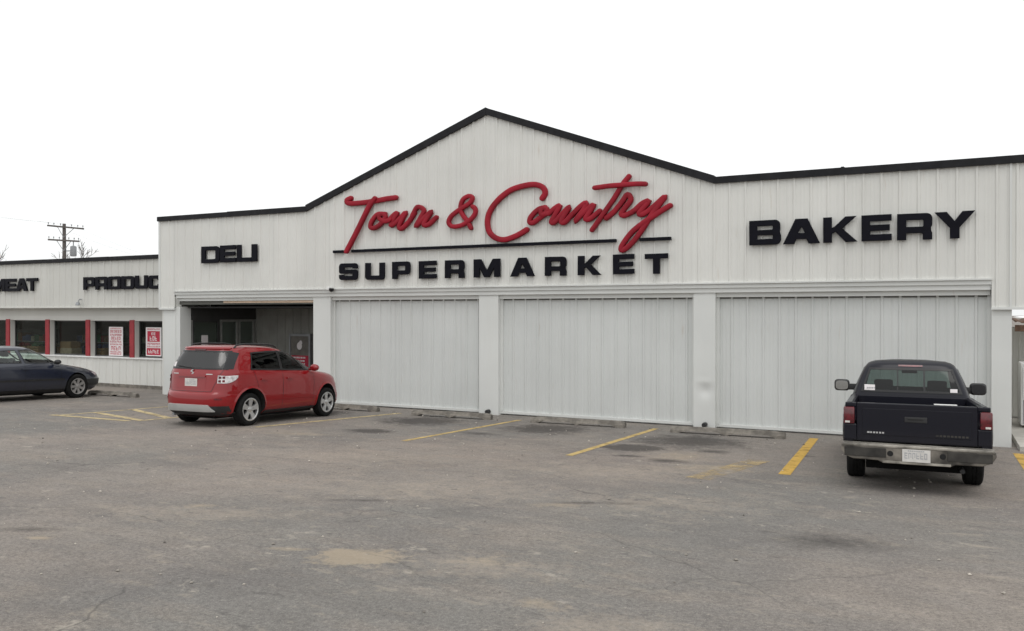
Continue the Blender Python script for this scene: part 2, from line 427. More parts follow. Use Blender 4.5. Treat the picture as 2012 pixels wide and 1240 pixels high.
M['brake'] = pmat('dark_wheel_disc', (0.02, 0.02, 0.02), 0.7)  # near-black disc behind the spokes
M['well'] = pmat('wheel_well', (0.012, 0.012, 0.012), 0.95)
M['plastic'] = pmat('black_plastic', (0.018, 0.018, 0.019), 0.55, var=0.2)
M['sidepanel'] = pmat('poster_board', (0.16, 0.15, 0.135), 0.8, var=0.15)
M['seal'] = pmat('window_seal', (0.010, 0.010, 0.011), 0.4, var=0.1)
M['seat'] = pmat('seat_fabric', (0.05, 0.05, 0.052), 0.9)
M['redpaint'] = car_paint('red_car_paint', (0.235, 0.002, 0.005), 0.42, 1.0, spec=0.2, dz=0.2, damount=0.3, dirt=(0.10, 0.05, 0.04))
M['bluepaint'] = car_paint('dark_blue_car_paint', (0.012, 0.016, 0.032), 0.32, 0.9, dz=0.35, damount=0.28, dirt=(0.09, 0.085, 0.075))
M['navypaint'] = car_paint('navy_pickup_paint', (0.004, 0.0042, 0.010), 0.4, 0.32, spec=0.2, dz=0.55, damount=0.24, dirt=(0.085, 0.075, 0.06))
M['silver'] = pmat('silver_skid_plate', (0.55, 0.56, 0.55), 0.35, metal=0.4, var=0.05)
M['carglass'] = glass('privacy_glass', (0.055, 0.062, 0.065), 0.025)
M['rearglass'] = glass('rear_screen_glass', (0.16, 0.17, 0.17), 0.075)
M['clearglass'] = glass('clear_car_glass', (0.80, 0.90, 0.85), 0.06)
M['truckglass'] = glass('pickup_rear_glass', (0.17, 0.215, 0.205), 0.03)
M['lampclear'] = pmat('clear_lamp_lens', (0.58, 0.56, 0.56), 0.15, var=0.4, scale=14, coat=1.0)
M['lampred'] = pmat('red_lamp_lens', (0.11, 0.006, 0.012), 0.2, var=0.4, scale=14, coat=0.6)
M['plate'] = pmat('licence_plate', (0.62, 0.60, 0.57), 0.5, var=0.08, scale=10)
M['plateink'] = pmat('plate_ink', (0.40, 0.40, 0.41), 0.6)
M['bumper'] = pmat('grimy_bumper', (0.150, 0.135, 0.115), 0.6, metal=0.15, var=0.75, scale=4)
M['bumpertop'] = pmat('bumper_top_edge', (0.30, 0.28, 0.245), 0.5, metal=0.4, var=0.5, scale=6)
M['bumperdark'] = pmat('bumper_step_pad', (0.035, 0.032, 0.028), 0.8, var=0.5)
M['mirrorglass'] = pmat('mirror_glass', (0.5, 0.52, 0.52), 0.05, metal=1.0, var=0.02)

# ================================================================== setting: the ground
ys = [-600, -200, -80, -40, -30, -20, -10, -5, 0, 5, 20, 60, 200, 600]
xs = [-600, -200, -80, -40, -20, -10, 0, 10, 20, 60, 200, 600]
gv = [(x, y, gz(y)) for y in ys for x in xs]
nx = len(xs)
gf = [(j * nx + i, j * nx + i + 1, (j + 1) * nx + i + 1, (j + 1) * nx + i) for j in range(len(ys) - 1) for i in range(nx - 1)]
tag(mesh_obj('parking_lot', gv, gf, M['asphalt']), kind='structure')


def paint_line(name, pts, width, mat):
    """flat stripe 4 mm above the lot from a to b"""
    (xa, ya), (xb, yb) = pts
    d = Vector((xb - xa, yb - ya)).normalized(); n = Vector((-d.y, d.x)) * width / 2
    q = [(xa + n.x, ya + n.y), (xb + n.x, yb + n.y), (xb - n.x, yb - n.y), (xa - n.x, ya - n.y)]
    return tag(mesh_obj(name, [(x, y, gz(y) + 0.004) for x, y in q], [(0, 1, 2, 3)], mat), kind='structure')


paint_line('parking_line', ((-11.30, -0.95), (-11.75, -5.2)), 0.15, M['line_old'])
paint_line('parking_line', ((-8.26, -0.75), (-8.20, -5.4)), 0.11, M['line_mid'])
paint_line('parking_line', ((-5.16, -0.70), (-5.08, -5.5)), 0.12, M['line_mid'])
paint_line('parking_line', ((-2.09, -0.62), (-1.86, -5.6)), 0.16, M['line_new'])
paint_line('parking_line', ((-2.42, -4.35), (-2.80, -6.6)), 0.34, M['line_gone'])
paint_line('parking_line', ((1.22, -0.95), (1.20, -5.4)), 0.15, M['line_new'])
paint_line('parking_line', ((-14.45, -1.2), (-14.45, -5.5)), 0.11, M['line_old'])
# worn access-aisle hatching beside the red car
for xa, ya, xb, yb in ((-16.75, -2.9, -14.5, -3.7), (-16.72, -3.95, -14.45, -4.9), (-16.68, -4.95, -14.4, -5.6), (-16.9, -5.85, -14.6, -5.78)):
    paint_line('aisle_hatching', ((xa, ya), (xb, yb)), 0.17, M['line_old'])
paint_line('aisle_hatching', ((-16.75, -2.6), (-16.7, -5.9)), 0.10, M['line_old'])

# concrete pavement under the canopy at the right end
tag(MB().box(1.28, 9, -0.55, 9, 0.0, 0.10).build('pavement', M['slab']), kind='structure')

# ================================================================== the shop
PITCH = 0.3175


def sheet_profile(x0, x1):
    """ribbed cladding section: (x, outward) with ribs on a shared grid"""
    pts = [(x0, 0.0)]
    k = math.floor(x0 / PITCH) - 1
    while k * PITCH < x1 + PITCH:
        c = k * PITCH
        for dx, d in ((-0.034, 0), (-0.015, 0.024), (0.015, 0.024), (0.034, 0), (0.115, 0), (0.125, 0.004), (0.145, 0.004), (0.155, 0), (0.185, 0), (0.195, 0.004), (0.215, 0.004), (0.225, 0)):
            if x0 + 0.002 < c + dx < x1 - 0.002:
                pts.append((c + dx, d))
        k += 1
    pts.append((x1, 0.0))
    return pts


def ribbed_wall(parent, x0, x1, zb, zt, y, mat, width=3 * PITCH, axis='x', zbf=None):
    """a run of overlapping ribbed sheets, each its own object; zt/zb may be functions of x"""
    F = zt if callable(zt) else (lambda x: zt)
    Gf = zb if callable(zb) else (lambda x: zb)
    out = []
    k = math.floor((x0 - 0.16) / width)
    a = x0; i = 0
    while a < x1 - 0.01:
        b = min(x1, (k + 1) * width + 0.16)
        if b - a < 0.08 and b < x1: k += 1; continue
        lap = 0.003 * (i % 2)
        pr = sheet_profile(a, b)
        v = []
        for x, d in pr:
            yy = y - d - lap
            v += [(x, yy, Gf(x)), (x, yy, F(x))]
        f = [(2 * j, 2 * j + 2, 2 * j + 3, 2 * j + 1) for j in range(len(pr) - 1)]
        if axis == 'y':
            v = [(p[1], p[0], p[2]) for p in v]
        out.append(mesh_obj('metal_sheet', v, f, mat, parent))
        a = b; k += 1; i += 1
    return out


XL, XA, XP, XB, XR = -20.39, -14.877, -9.476, -4.118, 3.4
XC = 1.19                     # right end of the building proper; beyond it only a thin signband
ZF, ZPK = 5.12, 7.10          # underside of the coping at the flats and at the peak


def top_z(x):
    if XA < x < XP: return ZF + (ZPK - ZF) * (x - XA) / (XP - XA)
    if XP <= x < XB: return ZF + (ZPK - ZF) * (XB - x) / (XB - XP)
    return ZF


shop = empty('supermarket_building', (-9.5, 0, 0))
tag(shop, 'long white ribbed metal supermarket front with black-edged central gable and closed-in bays', 'building')
INV = Matrix.Translation((9.5, 0, 0))


def under(o, parent):
    """keep world coordinates while parented to a root that stands elsewhere"""
    o.parent = parent
    o.matrix_parent_inverse = Matrix.Translation(-parent.matrix_basis.translation) if parent.parent is None else Matrix.Identity(4)
    return o


def spart(mb, name, mat, parent=None, smooth=False):
    return under(mb.build(name, mat, None, smooth), parent or shop)


# core of the upper storey (behind the cladding)
prof = [(XL + 0.02, 2.90), (XC, 2.90), (XC, ZF), (XB, ZF), (XP, ZPK), (XA, ZF), (XL + 0.02, ZF)]
fascia = spart(MB().prism(prof, 0.045, 14, 'y'), 'upper_wall', M['trimwhite'])
zb_f = lambda x: 2.555 if (x < -19.781 + 0.001 or x > 0.87) else 3.045
for a, b in ((XL, -19.781), (-19.781, 0.87), (0.87, XR)):
    zb = 3.045 if a > -20 and b < 1 else 2.53
    ribbed_wall(fascia, a, b, zb, top_z, -0.03, M['wall'])
spart(MB().box(XC + 0.002, XR, 0.04, 0.20, 2.56, ZF), 'signband', M['trimwhite'])
# black coping in its straight runs, three-metre lengths with lapped joints
def coping_run(xa, za, xb, zb, th, y0, y1, put):
    n = max(1, round(math.hypot(xb - xa, zb - za) / 3.0))
    for k in range(n):
        a, b = k / n, (k + 1) / n
        x0, x1 = xa + (xb - xa) * a, xa + (xb - xa) * b
        z0, z1 = za + (zb - za) * a - 0.02, za + (zb - za) * b - 0.02
        e = 0.003 * (k % 2); j0, j1 = random.uniform(-.006, .006), random.uniform(-.006, .006)
        put(MB().prism([(x0, z0 - e), (x1, z1 - e), (x1, z1 + th + .02 + e + j1), (x0, z0 + th + .02 + e + j0)], y0 - e, y1, 'y'), 'coping', M['blacktrim'])


for (xa, za), (xb, zb) in (((XL - 0.04, ZF), (XA, ZF)), ((XA, ZF), (XP, ZPK)), ((XP, ZPK), (XB, ZF)), ((XB, ZF), (XR + 0.05, ZF))):
    coping_run(xa, za, xb, zb, 0.115 if za == zb else 0.145, -0.10, 0.22, spart)
spart(MB().cbox(-1.68, -1.62, -0.04, 0.04, ZF + 0.11, ZF + 0.145, 0.01), 'coping_cap', M['blacktrim'])
# corner flashing at the ends and the seam
spart(MB().box(XL - 0.012, XL + 0.06, -0.068, 0.05, 2.54, ZF), 'corner_flashing', M['trimwhite'])
spart(MB().box(1.150, 1.185, -0.066, -0.02, 2.52, ZF), 'corner_flashing', M['trimwhite'])
# lower edge of the hanging ends
spart(MB().box(XL, -19.775, -0.072, 0.0, 2.515, 2.560), 'drip_edge', M['trimwhite'])
spart(MB().box(0.865, XR, -0.072, 0.0, 2.490, 2.535), 'drip_edge', M['trimwhite'])
# stepped header over the bays
spart(MB().box(-19.78, 0.87, -0.075, 0.03, 3.028, 3.058), 'header_band', M['trimwhite'])
spart(MB().box(-19.775, 0.865, -0.035, 0.10, 2.945, 3.030), 'header_band', M['trimwhite'])
spart(MB().box(-19.772, 0.862, 0.000, 0.12, 2.850, 2.948), 'header_band', M['trimwhite'])
spart(MB().box(-14.72, 0.860, 0.085, 0.20, 2.755, 2.853), 'header_band', M['trimwhite'])
# side walls and rear
spart(MB().box(XL + 0.02, XL + 0.16, 0.04, 14, 0, 2.60), 'side_wall', M['wall'])
spart(MB().box(XC - 0.02, XC, 0.32, 14, 0.0, 2.90), 'side_wall', M['wingwall'])
spart(MB().box(XR - 0.25, XR, 0.02, 0.22, 0.10, 2.56), 'column', M['trimwhite'])


def column(x0, x1, z1, dent=False, y0=0.03):
    nx_, nz_ = (10, 60) if dent else (1, 1)
    v, f = [], []
    for j in range(nz_ + 1):
        for i in range(nx_ + 1):
            x = x0 + (x1 - x0) * i / nx_; z = z1 * j / nz_
            d = 0
            if dent:
                d = 0.035 * math.exp(-((x - (x0 + x1) / 2 - 0.02) / 0.13) ** 2 - ((z - 0.78) / 0.13) ** 2)
                d -= 0.010 * math.exp(-((x - (x0 + x1) / 2) / 0.16) ** 2 - ((z - 0.97) / 0.05) ** 2)
            v.append((x, y0 + d, z))
    n1 = nx_ + 1
    f = [(j * n1 + i, j * n1 + i + 1, (j + 1) * n1 + i + 1, (j + 1) * n1 + i) for j in range(nz_) for i in range(nx_)]
    mb = MB().add(v, f)
    # sides and back
    mb.add([(x0, y0, 0), (x0, y0, z1), (x0, 0.30, z1), (x0, 0.30, 0)], [(0, 1, 2, 3)])
    mb.add([(x1, y0, 0), (x1, y0, z1), (x1, 0.30, z1), (x1, 0.30, 0)], [(0, 3, 2, 1)])
    o = spart(mb, 'column', M['trimwhite'], smooth=dent)
    return o


column(-20.26, -19.79, 2.53, y0=0.0)
column(-14.72, -14.15, 2.86)
column(-9.723, -9.205, 2.86)
column(-4.577, -4.118, 2.86, dent=True)
column(0.875, 1.19, 2.51, y0=0.0)
# closed-in bays
for a, b in ((-14.15, -9.723), (-9.205, -4.577), (-4.118, 0.875)):
    bay = spart(MB().box(a, b, 0.24, 0.34, 0.0, 2.76), 'bay_wall', M['trimwhite'])
    ribbed_wall(bay, a, b, 0.035, 2.757, 0.20, M['baywall'])
    spart(MB().box(a + .061, b - .061, 0.186, 0.199, 2.722, 2.756), 'painted_shadow_strip', M['shadowline'], bay)  # dark grey strip painting in the shadow beneath the header
    spart(MB().box(a, b, 0.150, 0.205, 0.030, 0.085), 'base_flashing', M['trimwhite'], bay)
    spart(MB().box(a, a + 0.06, 0.145, 0.205, 0.086, 2.76), 'edge_flashing', M['trimwhite'], bay)
    spart(MB().box(b - 0.06, b, 0.145, 0.205, 0.086, 2.76), 'edge_flashing', M['trimwhite'], bay)
spart(MB().box(-14.15, 0.875, 0.35, 14, 0.0, 2.60), 'rear_wall', M['trimwhite'])

# drain stubs at the column feet
for x in (-9.46, -4.33):
    mb = MB().tube([(x, 0.03, 0.075), (x, -0.09, 0.075)], 0.045, 14).lathe([(0.06, 0.02), (0.06, 0.005)], 14, 'y', (x, 0.005, 0.075))
    spart(mb, 'drain_pipe', M['plastic'], smooth=True)

# ---- recessed entrance
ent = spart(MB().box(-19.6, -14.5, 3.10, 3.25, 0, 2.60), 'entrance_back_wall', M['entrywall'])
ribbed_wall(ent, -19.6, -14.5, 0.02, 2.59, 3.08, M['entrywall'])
spart(MB().box(-14.72, -14.60, 0.30, 3.1, 0, 2.60), 'entrance_side_wall', M['shadegrey'])
spart(MB().box(-19.80, -19.62, 0.02, 0.42, 0, 2.60), 'entrance_pier', M['trimwhite'])
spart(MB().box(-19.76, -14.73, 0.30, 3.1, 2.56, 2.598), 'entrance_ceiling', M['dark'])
spart(MB().box(-19.76, -14.73, 0.13, 0.26, 2.66, 2.852), 'entrance_beam', M['shadegrey'])
spart(MB().box(-18.0, -14.75, 0.10, 0.128, 2.700, 2.76), 'entrance_lip', M['cardlight'])
spart(MB().box(-19.77, -14.725, 0.06, 0.128, 2.762, 2.853), 'entrance_lip', M['trimwhite'])
# glazed side of the entrance, facing right
sfront = spart(MB().box(-19.72, -19.62, 0.46, 3.08, 2.18, 2.56), 'storefront_head', M['bronze'])
for y0, y1, nm in ((0.50, 1.55, 'window'), (1.60, 2.32, 'door'), (2.36, 3.04, 'door')):
    g = spart(MB().box(-19.685, -19.675, y0 + 0.05, y1 - 0.05, 0.12 if nm == 'door' else 0.55, 2.13), nm, M['shopglass'])
    fr = MB()
    for a, b in ((y0, y0 + 0.06), (y1 - 0.06, y1)): fr.box(-19.71, -19.64, a, b, 0.02, 2.18)
    fr.box(-19.71, -19.64, y0 + 0.06, y1 - 0.06, 2.11, 2.18).box(-19.71, -19.64, y0 + 0.06, y1 - 0.06, 0.02, 0.14 if nm == 'door' else 0.56)
    fr.build('frame', M['alum'] if nm == 'door' else M['bronze'], g)
    g2 = g.children[0]; g2.matrix_parent_inverse = Matrix.Identity(4)
    if nm == 'door':
        MB().tube([(-19.60, y1 - 0.10, 0.85), (-19.60, y1 - 0.10, 1.25)], 0.015).build('handle', M['alum'], g)
spart(MB().box(-19.69, -19.63, 0.44, 0.498, 0.0, 2.18), 'storefront_post', M['alum'])

# lobby behind the glazed side so the dark glass has depth
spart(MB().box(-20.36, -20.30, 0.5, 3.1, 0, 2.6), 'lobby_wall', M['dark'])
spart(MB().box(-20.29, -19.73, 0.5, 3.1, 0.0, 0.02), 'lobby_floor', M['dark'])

# paper notice on the entrance glass
tag(MB().box(-19.660, -19.655, 0.85, 1.10, 1.28, 1.72).build('paper_notice', M['paper']), 'small white paper notice taped to the dark entrance glass above the red car', 'notice')

# framed poster on the entrance back wall
fp = empty('framed_poster', (-17.72, 3.04, 1.0))
tag(fp, 'white framed dark poster with red lower part on the entrance back wall', 'poster')
MB().box(-0.36, 0.36, -0.06, -0.02, -0.30, 0.66).build('panel', M['sidepanel'], fp)
fr = MB()
for b in ((-0.42, -0.362, -0.36, 0.74), (0.362, 0.42, -0.36, 0.74)): fr.box(b[0], b[1], -0.09, 0.0, b[2], b[3])
fr.box(-0.361, 0.361, -0.088, 0.0, 0.662, 0.738).box(-0.361, 0.361, -0.088, 0.0, -0.358, -0.302)
fr.build('frame', M['galv'], fp)  # white frame coloured grey to put the recess's shade into it
MB().box(-0.34, 0.34, -0.066, -0.060, -0.28, 0.06).build('red_panel', M['redink'], fp)
b = MB()
for k, (cx_, cz_, rx_, rz_) in enumerate(((-0.02, 0.36, 0.10, 0.12), (0.03, 0.46, 0.06, 0.07))):
    b.prism([(cx_ + rx_ * math.cos(t * math.pi / 8), cz_ + rz_ * math.sin(t * math.pi / 8)) for t in range(16)], -0.066 - 0.003 * k, -0.0605, 'y')
b.build('white_motif', M['paper'], fp)
b = MB()
for r_, (z_, w_) in enumerate(((0.0, 0.5), (-0.10, 0.4), (-0.19, 0.46))):
    x_ = -w_ / 2
    while x_ < w_ / 2 - 0.03:
        q = random.uniform(0.03, 0.07); b.box(x_, x_ + q, -0.070, -0.0665, z_ - 0.03, z_ + 0.02); x_ += q + 0.02
b.build('printed_line', M['paper'], fp)

# ---- yard beyond the right end
yw = empty('yard_wall', (3.2, 4.0, 0.10))
tag(yw, 'grey ribbed metal yard wall seen past the right end column', 'wall')
MB().box(-1.95, 3.0, 0.03, 0.12, 0.0, 2.0).build('core', M['wingwall'], yw)
for o_ in ribbed_wall(yw, -1.95, 3.0, 0.03, 1.98, 0.0, M['wingwall']): pass
ws = empty('white_shed', (6.5, 16.0, 0))
tag(ws, 'white low-pitched shed roof far behind the brown canopy edge', 'shed')
MB().box(-3.6, 3.6, 0, 4, 0, 2.2).build('wall', M['wingwall'], ws)
MB().prism([(-3.9, 2.21), (3.9, 2.21), (0, 3.0)], -0.3, 4.3, 'y').build('roof', M['white'], ws)
lt = empty('rusty_canopy', (2.6, 3.3, 2.08))
tag(lt, 'brown rusty corrugated lean-to roof edge beyond the right end column', 'canopy')
v, f = [], []
for i in range(61):
    x = -1.15 + 2.3 * i / 60; dz = 0.018 * math.sin(i * math.pi / 2.5)
    v += [(x, -0.35, 0.14 + dz), (x, 0.68, 0.20 + dz)]
f = [(2 * i, 2 * i + 2, 2 * i + 3, 2 * i + 1) for i in range(60)]
sh = mesh_obj('roofing_sheet', v, f, M['rust'], lt, True)
sm_ = sh.modifiers.new('thickness', 'SOLIDIFY'); sm_.thickness = 0.01
MB().box(-1.15, 1.15, -0.33, -0.27, -0.06, 0.075).build('beam', M['rust'], lt)
MB().box(1.0, 1.10, -0.26, -0.16, -1.98, 0.06).build('post', M['wood'], lt)
ic = empty('ice_chest', (2.0, 2.2, 0.10))
tag(ic, 'tall white merchandiser cabinet under the covered end beyond the right column', 'cabinet')
MB().cbox(-0.50, 0.50, 0.0, 0.7, 0.05, 1.30, 0.02).build('cabinet', M['white'], ic)
MB().cbox(-0.47, -0.01, -0.035, -0.002, 0.62, 1.22, 0.01).build('door', M['white'], ic)
MB().cbox(0.01, 0.47, -0.035, -0.002, 0.62, 1.22, 0.01).build('door', M['white'], ic)
MB().box(-0.46, 0.46, -0.012, -0.001, 0.08, 0.56).build('kick_panel', M['galv'], ic)
MB().box(-0.44, 0.44, -0.012, -0.001, 1.235, 1.285).build('vent', M['plastic'], ic)

# ================================================================== left wing
wing = empty('grocery_wing', (-27, 1.0, 0))
tag(wing, 'low white side wing with black coping and a row of windows between red posts', 'building')
WY = 0.75


def wpart(mb, name, mat, parent=None, smooth=False):
    o = mb.build(name, mat, None, smooth)
    o.parent = parent or wing
    if parent is None: o.matrix_parent_inverse = Matrix.Translation((27, -1.0, 0))
    return o


XW = -36.0
wf = wpart(MB().box(XW, XL + 0.015, WY + 0.04, 1.9, 2.62, 4.10), 'fascia_wall', M['wingwall'])
ribbed_wall(wf, XW, XL + 0.01, 2.61, 4.10, WY, M['wingwall'])
coping_run(XW - 0.05, 4.105, XL - 0.013, 4.105, 0.10, WY - 0.075, WY + 0.25, wpart)
wpart(MB().box(XW, XL - 0.013, WY - 0.045, 1.05, 2.575, 2.612), 'soffit_edge', M['wingwall'])
wpart(MB().box(XW, XL + 0.015, 1.055, 1.30, 2.13, 2.575), 'window_header', M['wingwall'])
wl_ = wpart(MB().box(XW, XL + 0.015, 1.06, 1.30, 0.0, 0.93), 'lower_wall', M['wingwall'])
ribbed_wall(wl_, XW, XL + 0.015, 0.10, 0.925, 1.04, M['wall'])
wpart(MB().box(XW, XL + 0.015, 0.985, 1.30, 0.925, 0.965), 'window_sill', M['white'])
wpart(MB().box(XW, XL + 0.015, 1.015, 1.055, 0.0, 0.105), 'base_board', M['concrete'])
wpart(MB().box(XW, XL, 1.9, 14, 3.9, 4.08), 'roof', M['roof'])
# posts: red front board on a pale reveal
px = [-31.20, -29.17, -27.02, -24.96, -22.86]
for x in px:
    p = wpart(MB().box(x - 0.105, x + 0.105, 1.03, 1.26, 0.966, 2.129), 'window_post', M['wingwall'])
    wpart(MB().box(x - 0.100, x + 0.100, 0.995, 1.028, 0.966, 2.16), 'face_board', M['redwood'], p)
for a, b in zip(px, px[1:] + [-20.6]):
    w = wpart(MB().box(a + 0.105, b - 0.105, 1.215, 1.225, 0.966, 2.129), 'window', M['shopglass'])
    fr = MB().box(a + 0.106, b - 0.106, 1.19, 1.24, 0.967, 1.005).box(a + 0.106, b - 0.106, 1.19, 1.24, 2.09, 2.128)
    fr.box(a + 0.107, a + 0.145, 1.192, 1.238, 1.006, 2.089).box(b - 0.145, b - 0.107, 1.192, 1.238, 1.006, 2.089)
    wpart(fr, 'frame', M['bronze'], w)
# the room behind the glass
wpart(MB().box(XW, XL, 1.32, 12, 0.0, 0.02), 'shop_floor', M['shadegrey'])
wpart(MB().box(XW, XL, 11.9, 12.0, 0.02, 3.9), 'shop_back_wall', M['shadegrey'])
wpart(MB().box(XW, XL, 1.31, 11.9, 3.0, 3.05), 'shop_ceiling', M['shadegrey'])
wpart(MB().box(XW, XW + 0.1, 1.32, 11.9, 0.02, 3.0), 'shop_end_wall', M['wingwall'])

GOODS = [pmat('packaging_' + n, c, 0.7, var=0.2, scale=9) for n, c in (('red', (0.30, 0.05, 0.05)), ('green', (0.10, 0.20, 0.12)), ('cream', (0.5, 0.45, 0.36)), ('blue', (0.06, 0.09, 0.2)), ('brown', (0.25, 0.15, 0.09)))]
for k, (x, y, lab) in enumerate(((-30.0, 2.6, 'grey grocery shelf of mixed packets behind the leftmost window'), (-26.4, 2.9, 'grey grocery shelf of mixed packets behind the window right of the blue car roof'), (-23.4, 3.2, 'grey grocery shelf standing behind the two poster windows'))):
    sh = empty('grocery_shelf', (x, y, 0.02))
    tag(sh, lab, 'shelf', 'grocery shelves inside the wing')
    MB().box(-1.2, 1.2, 0.0, 0.05, 0, 1.75).build('back_panel', M['shadegrey'], sh)
    for z in (0.1, 0.5, 0.9, 1.3):
        MB().box(-1.2, 1.2, -0.45, -0.002, z, z + 0.03).build('shelf_board', M['galv'], sh)
        xx = -1.15
        while xx < 1.0:
            w_ = random.uniform(0.12, 0.3); h_ = random.uniform(0.16, 0.30)
            MB().box(xx, xx + w_ - 0.01, -0.40, -0.05, z + 0.031, z + 0.031 + h_).build('packet', random.choice(GOODS), sh)
            xx += w_ + 0.01

# cartons stacked behind the glass
for nm, (x0, x1, y0, y1, z0, z1), m_, lab in (('carton', (-26.85, -26.27, 1.36, 1.75, 0.968, 1.18), M['cardlight'], 'lower pale cardboard carton on the window ledge right of the blue car'),
                                             ('carton', (-26.87, -26.33, 1.37, 1.75, 1.181, 1.40), M['card'], 'upper brown cardboard carton stacked on a carton in the wing window')):
    c_ = MB().cbox(x0, x1, y0, y1, z0, z1, 0.006).build(nm, m_)
    tag(c_, lab, 'box', 'cartons in the wing window')
    MB().box((x0 + x1) / 2 - 0.03, (x0 + x1) / 2 + 0.03, y0 - 0.003, y1, z1 + 0.001, z1 + 0.003).build('tape', M['cardlight'], c_)
wpart(MB().box(XW, XL, 1.302, 1.80, 0.90, 0.965), 'display_ledge', M['wingwall'])
# produce crates and a hanging banner just behind the glass
for k, (x, mt, lab) in enumerate(((-29.05, 0, 'crate of red produce behind the window above the blue car roof'), (-28.35, 1, 'crate of green produce beside the red one in the same window'), (-27.25, 2, 'crate of pale produce left of the cartons'), (-24.95, 3, 'crate of dark packets at the left side of the first poster window'))):
    cr = tag(empty('produce_crate', (x, 1.56, 0.968)), lab, 'crate', 'crates on the window ledge')
    for z in (0.02, 0.10, 0.18):
        MB().box(-0.28, 0.28, -0.19, -0.175, z, z + 0.06).build('slat', M['card'], cr); MB().box(-0.28, 0.28, 0.175, 0.19, z, z + 0.06).build('slat', M['card'], cr)
    for sx in (-1, 1): MB().box(sx * 0.28 - 0.012, sx * 0.28 + 0.012, -0.173, 0.173, 0.0, 0.25).build('end_board', M['card'], cr)
    mb = MB()
    for q in range(28):
        bm = bmesh.new(); bmesh.ops.create_icosphere(bm, subdivisions=1, radius=random.uniform(.045, .06), matrix=Matrix.Translation((random.uniform(-.22, .22), random.uniform(-.12, .12), random.uniform(.16, .34))))
        bm.verts.index_update(); mb.add([v_.co[:] for v_ in bm.verts], [[v_.index for v_ in f_.verts] for f_ in bm.faces]); bm.free()
    tag(mb.build('produce', GOODS[mt], cr, True), kind='stuff')


def poster(x0, x1, z0, z1, label, kind):
    p = empty('sale_poster', ((x0 + x1) / 2, 1.185, z0))
    tag(p, label, 'poster', 'sale posters in the wing windows')
    w, h = x1 - x0, z1 - z0
    MB().box(-w / 2, w / 2, 0, 0.003, 0, h).build('sheet', M['paper'], p)
    rr = random.Random(kind)

    def row(z, hh, n, mat, d=-0.002, wid=0.82):
        mb = MB(); cw = w * wid / n
        for i in range(n):
            xa = -w * wid / 2 + i * cw
            k = rr.randint(0, 3); s = cw * 0.17
            mb.box(xa + 0.08 * cw, xa + 0.08 * cw + s, d, -0.0002, z, z + hh)
            if k != 1: mb.box(xa + 0.08 * cw + s, xa + 0.86 * cw, d, -0.0002, z + hh * 0.8, z + hh)
            if k != 2: mb.box(xa + 0.08 * cw + s, xa + 0.80 * cw, d, -0.0002, z, z + hh * 0.2)
            if k in (0, 2): mb.box(xa + 0.62 * cw, xa + 0.86 * cw, d, -0.0002, z + hh * 0.2, z + hh * 0.8)
            if k in (1, 3): mb.box(xa + 0.08 * cw + s, xa + 0.72 * cw, d, -0.0002, z + hh * 0.42, z + hh * 0.6)
        mb.build('lettering', mat, p)
    if kind == 1:
        row(h * 0.92, h * 0.045, 9, M['redink']); row(h * 0.80, h * 0.085, 6, M['redink']); row(h * 0.69, h * 0.07, 8, M['redink'])
        row(h * 0.56, h * 0.10, 5, M['redink'], wid=0.7); row(h * 0.46, h * 0.07, 7, M['redink']); row(h * 0.37, h * 0.05, 8, M['redink']); row(h * 0.19, h * 0.14, 4, M['redink'], wid=0.7); row(h * 0.11, h * 0.05, 9, M['redink']); row(h * 0.04, h * 0.05, 7, M['redink'])
    else:
        MB().box(-w * 0.40, w * 0.40, -0.002, -0.0003, h * 0.50, h * 0.87).build('red_panel', M['redink'], p)
        MB().box(-w * 0.44, w * 0.44, -0.002, -0.0003, h * 0.04, h * 0.28).build('red_panel', M['redink'], p)
        row(h * 0.91, h * 0.05, 7, M['redink']); row(h * 0.54, h * 0.15, 3, M['paper'], d=-0.005, wid=0.5); row(h * 0.73, h * 0.09, 2, M['paper'], d=-0.005, wid=0.3)
        row(h * 0.39, h * 0.07, 8, M['redink']); row(h * 0.31, h * 0.05, 9, M['redink']); row(h * 0.10, h * 0.12, 5, M['paper'], d=-0.005, wid=0.7)


poster(-24.17, -23.50, 0.99, 1.93, 'white sale poster covered in red lettering, left of the two window posters', 1)
poster(-22.44, -21.74, 1.02, 1.93, 'white sale poster with two solid red panels beside the corner column', 2)

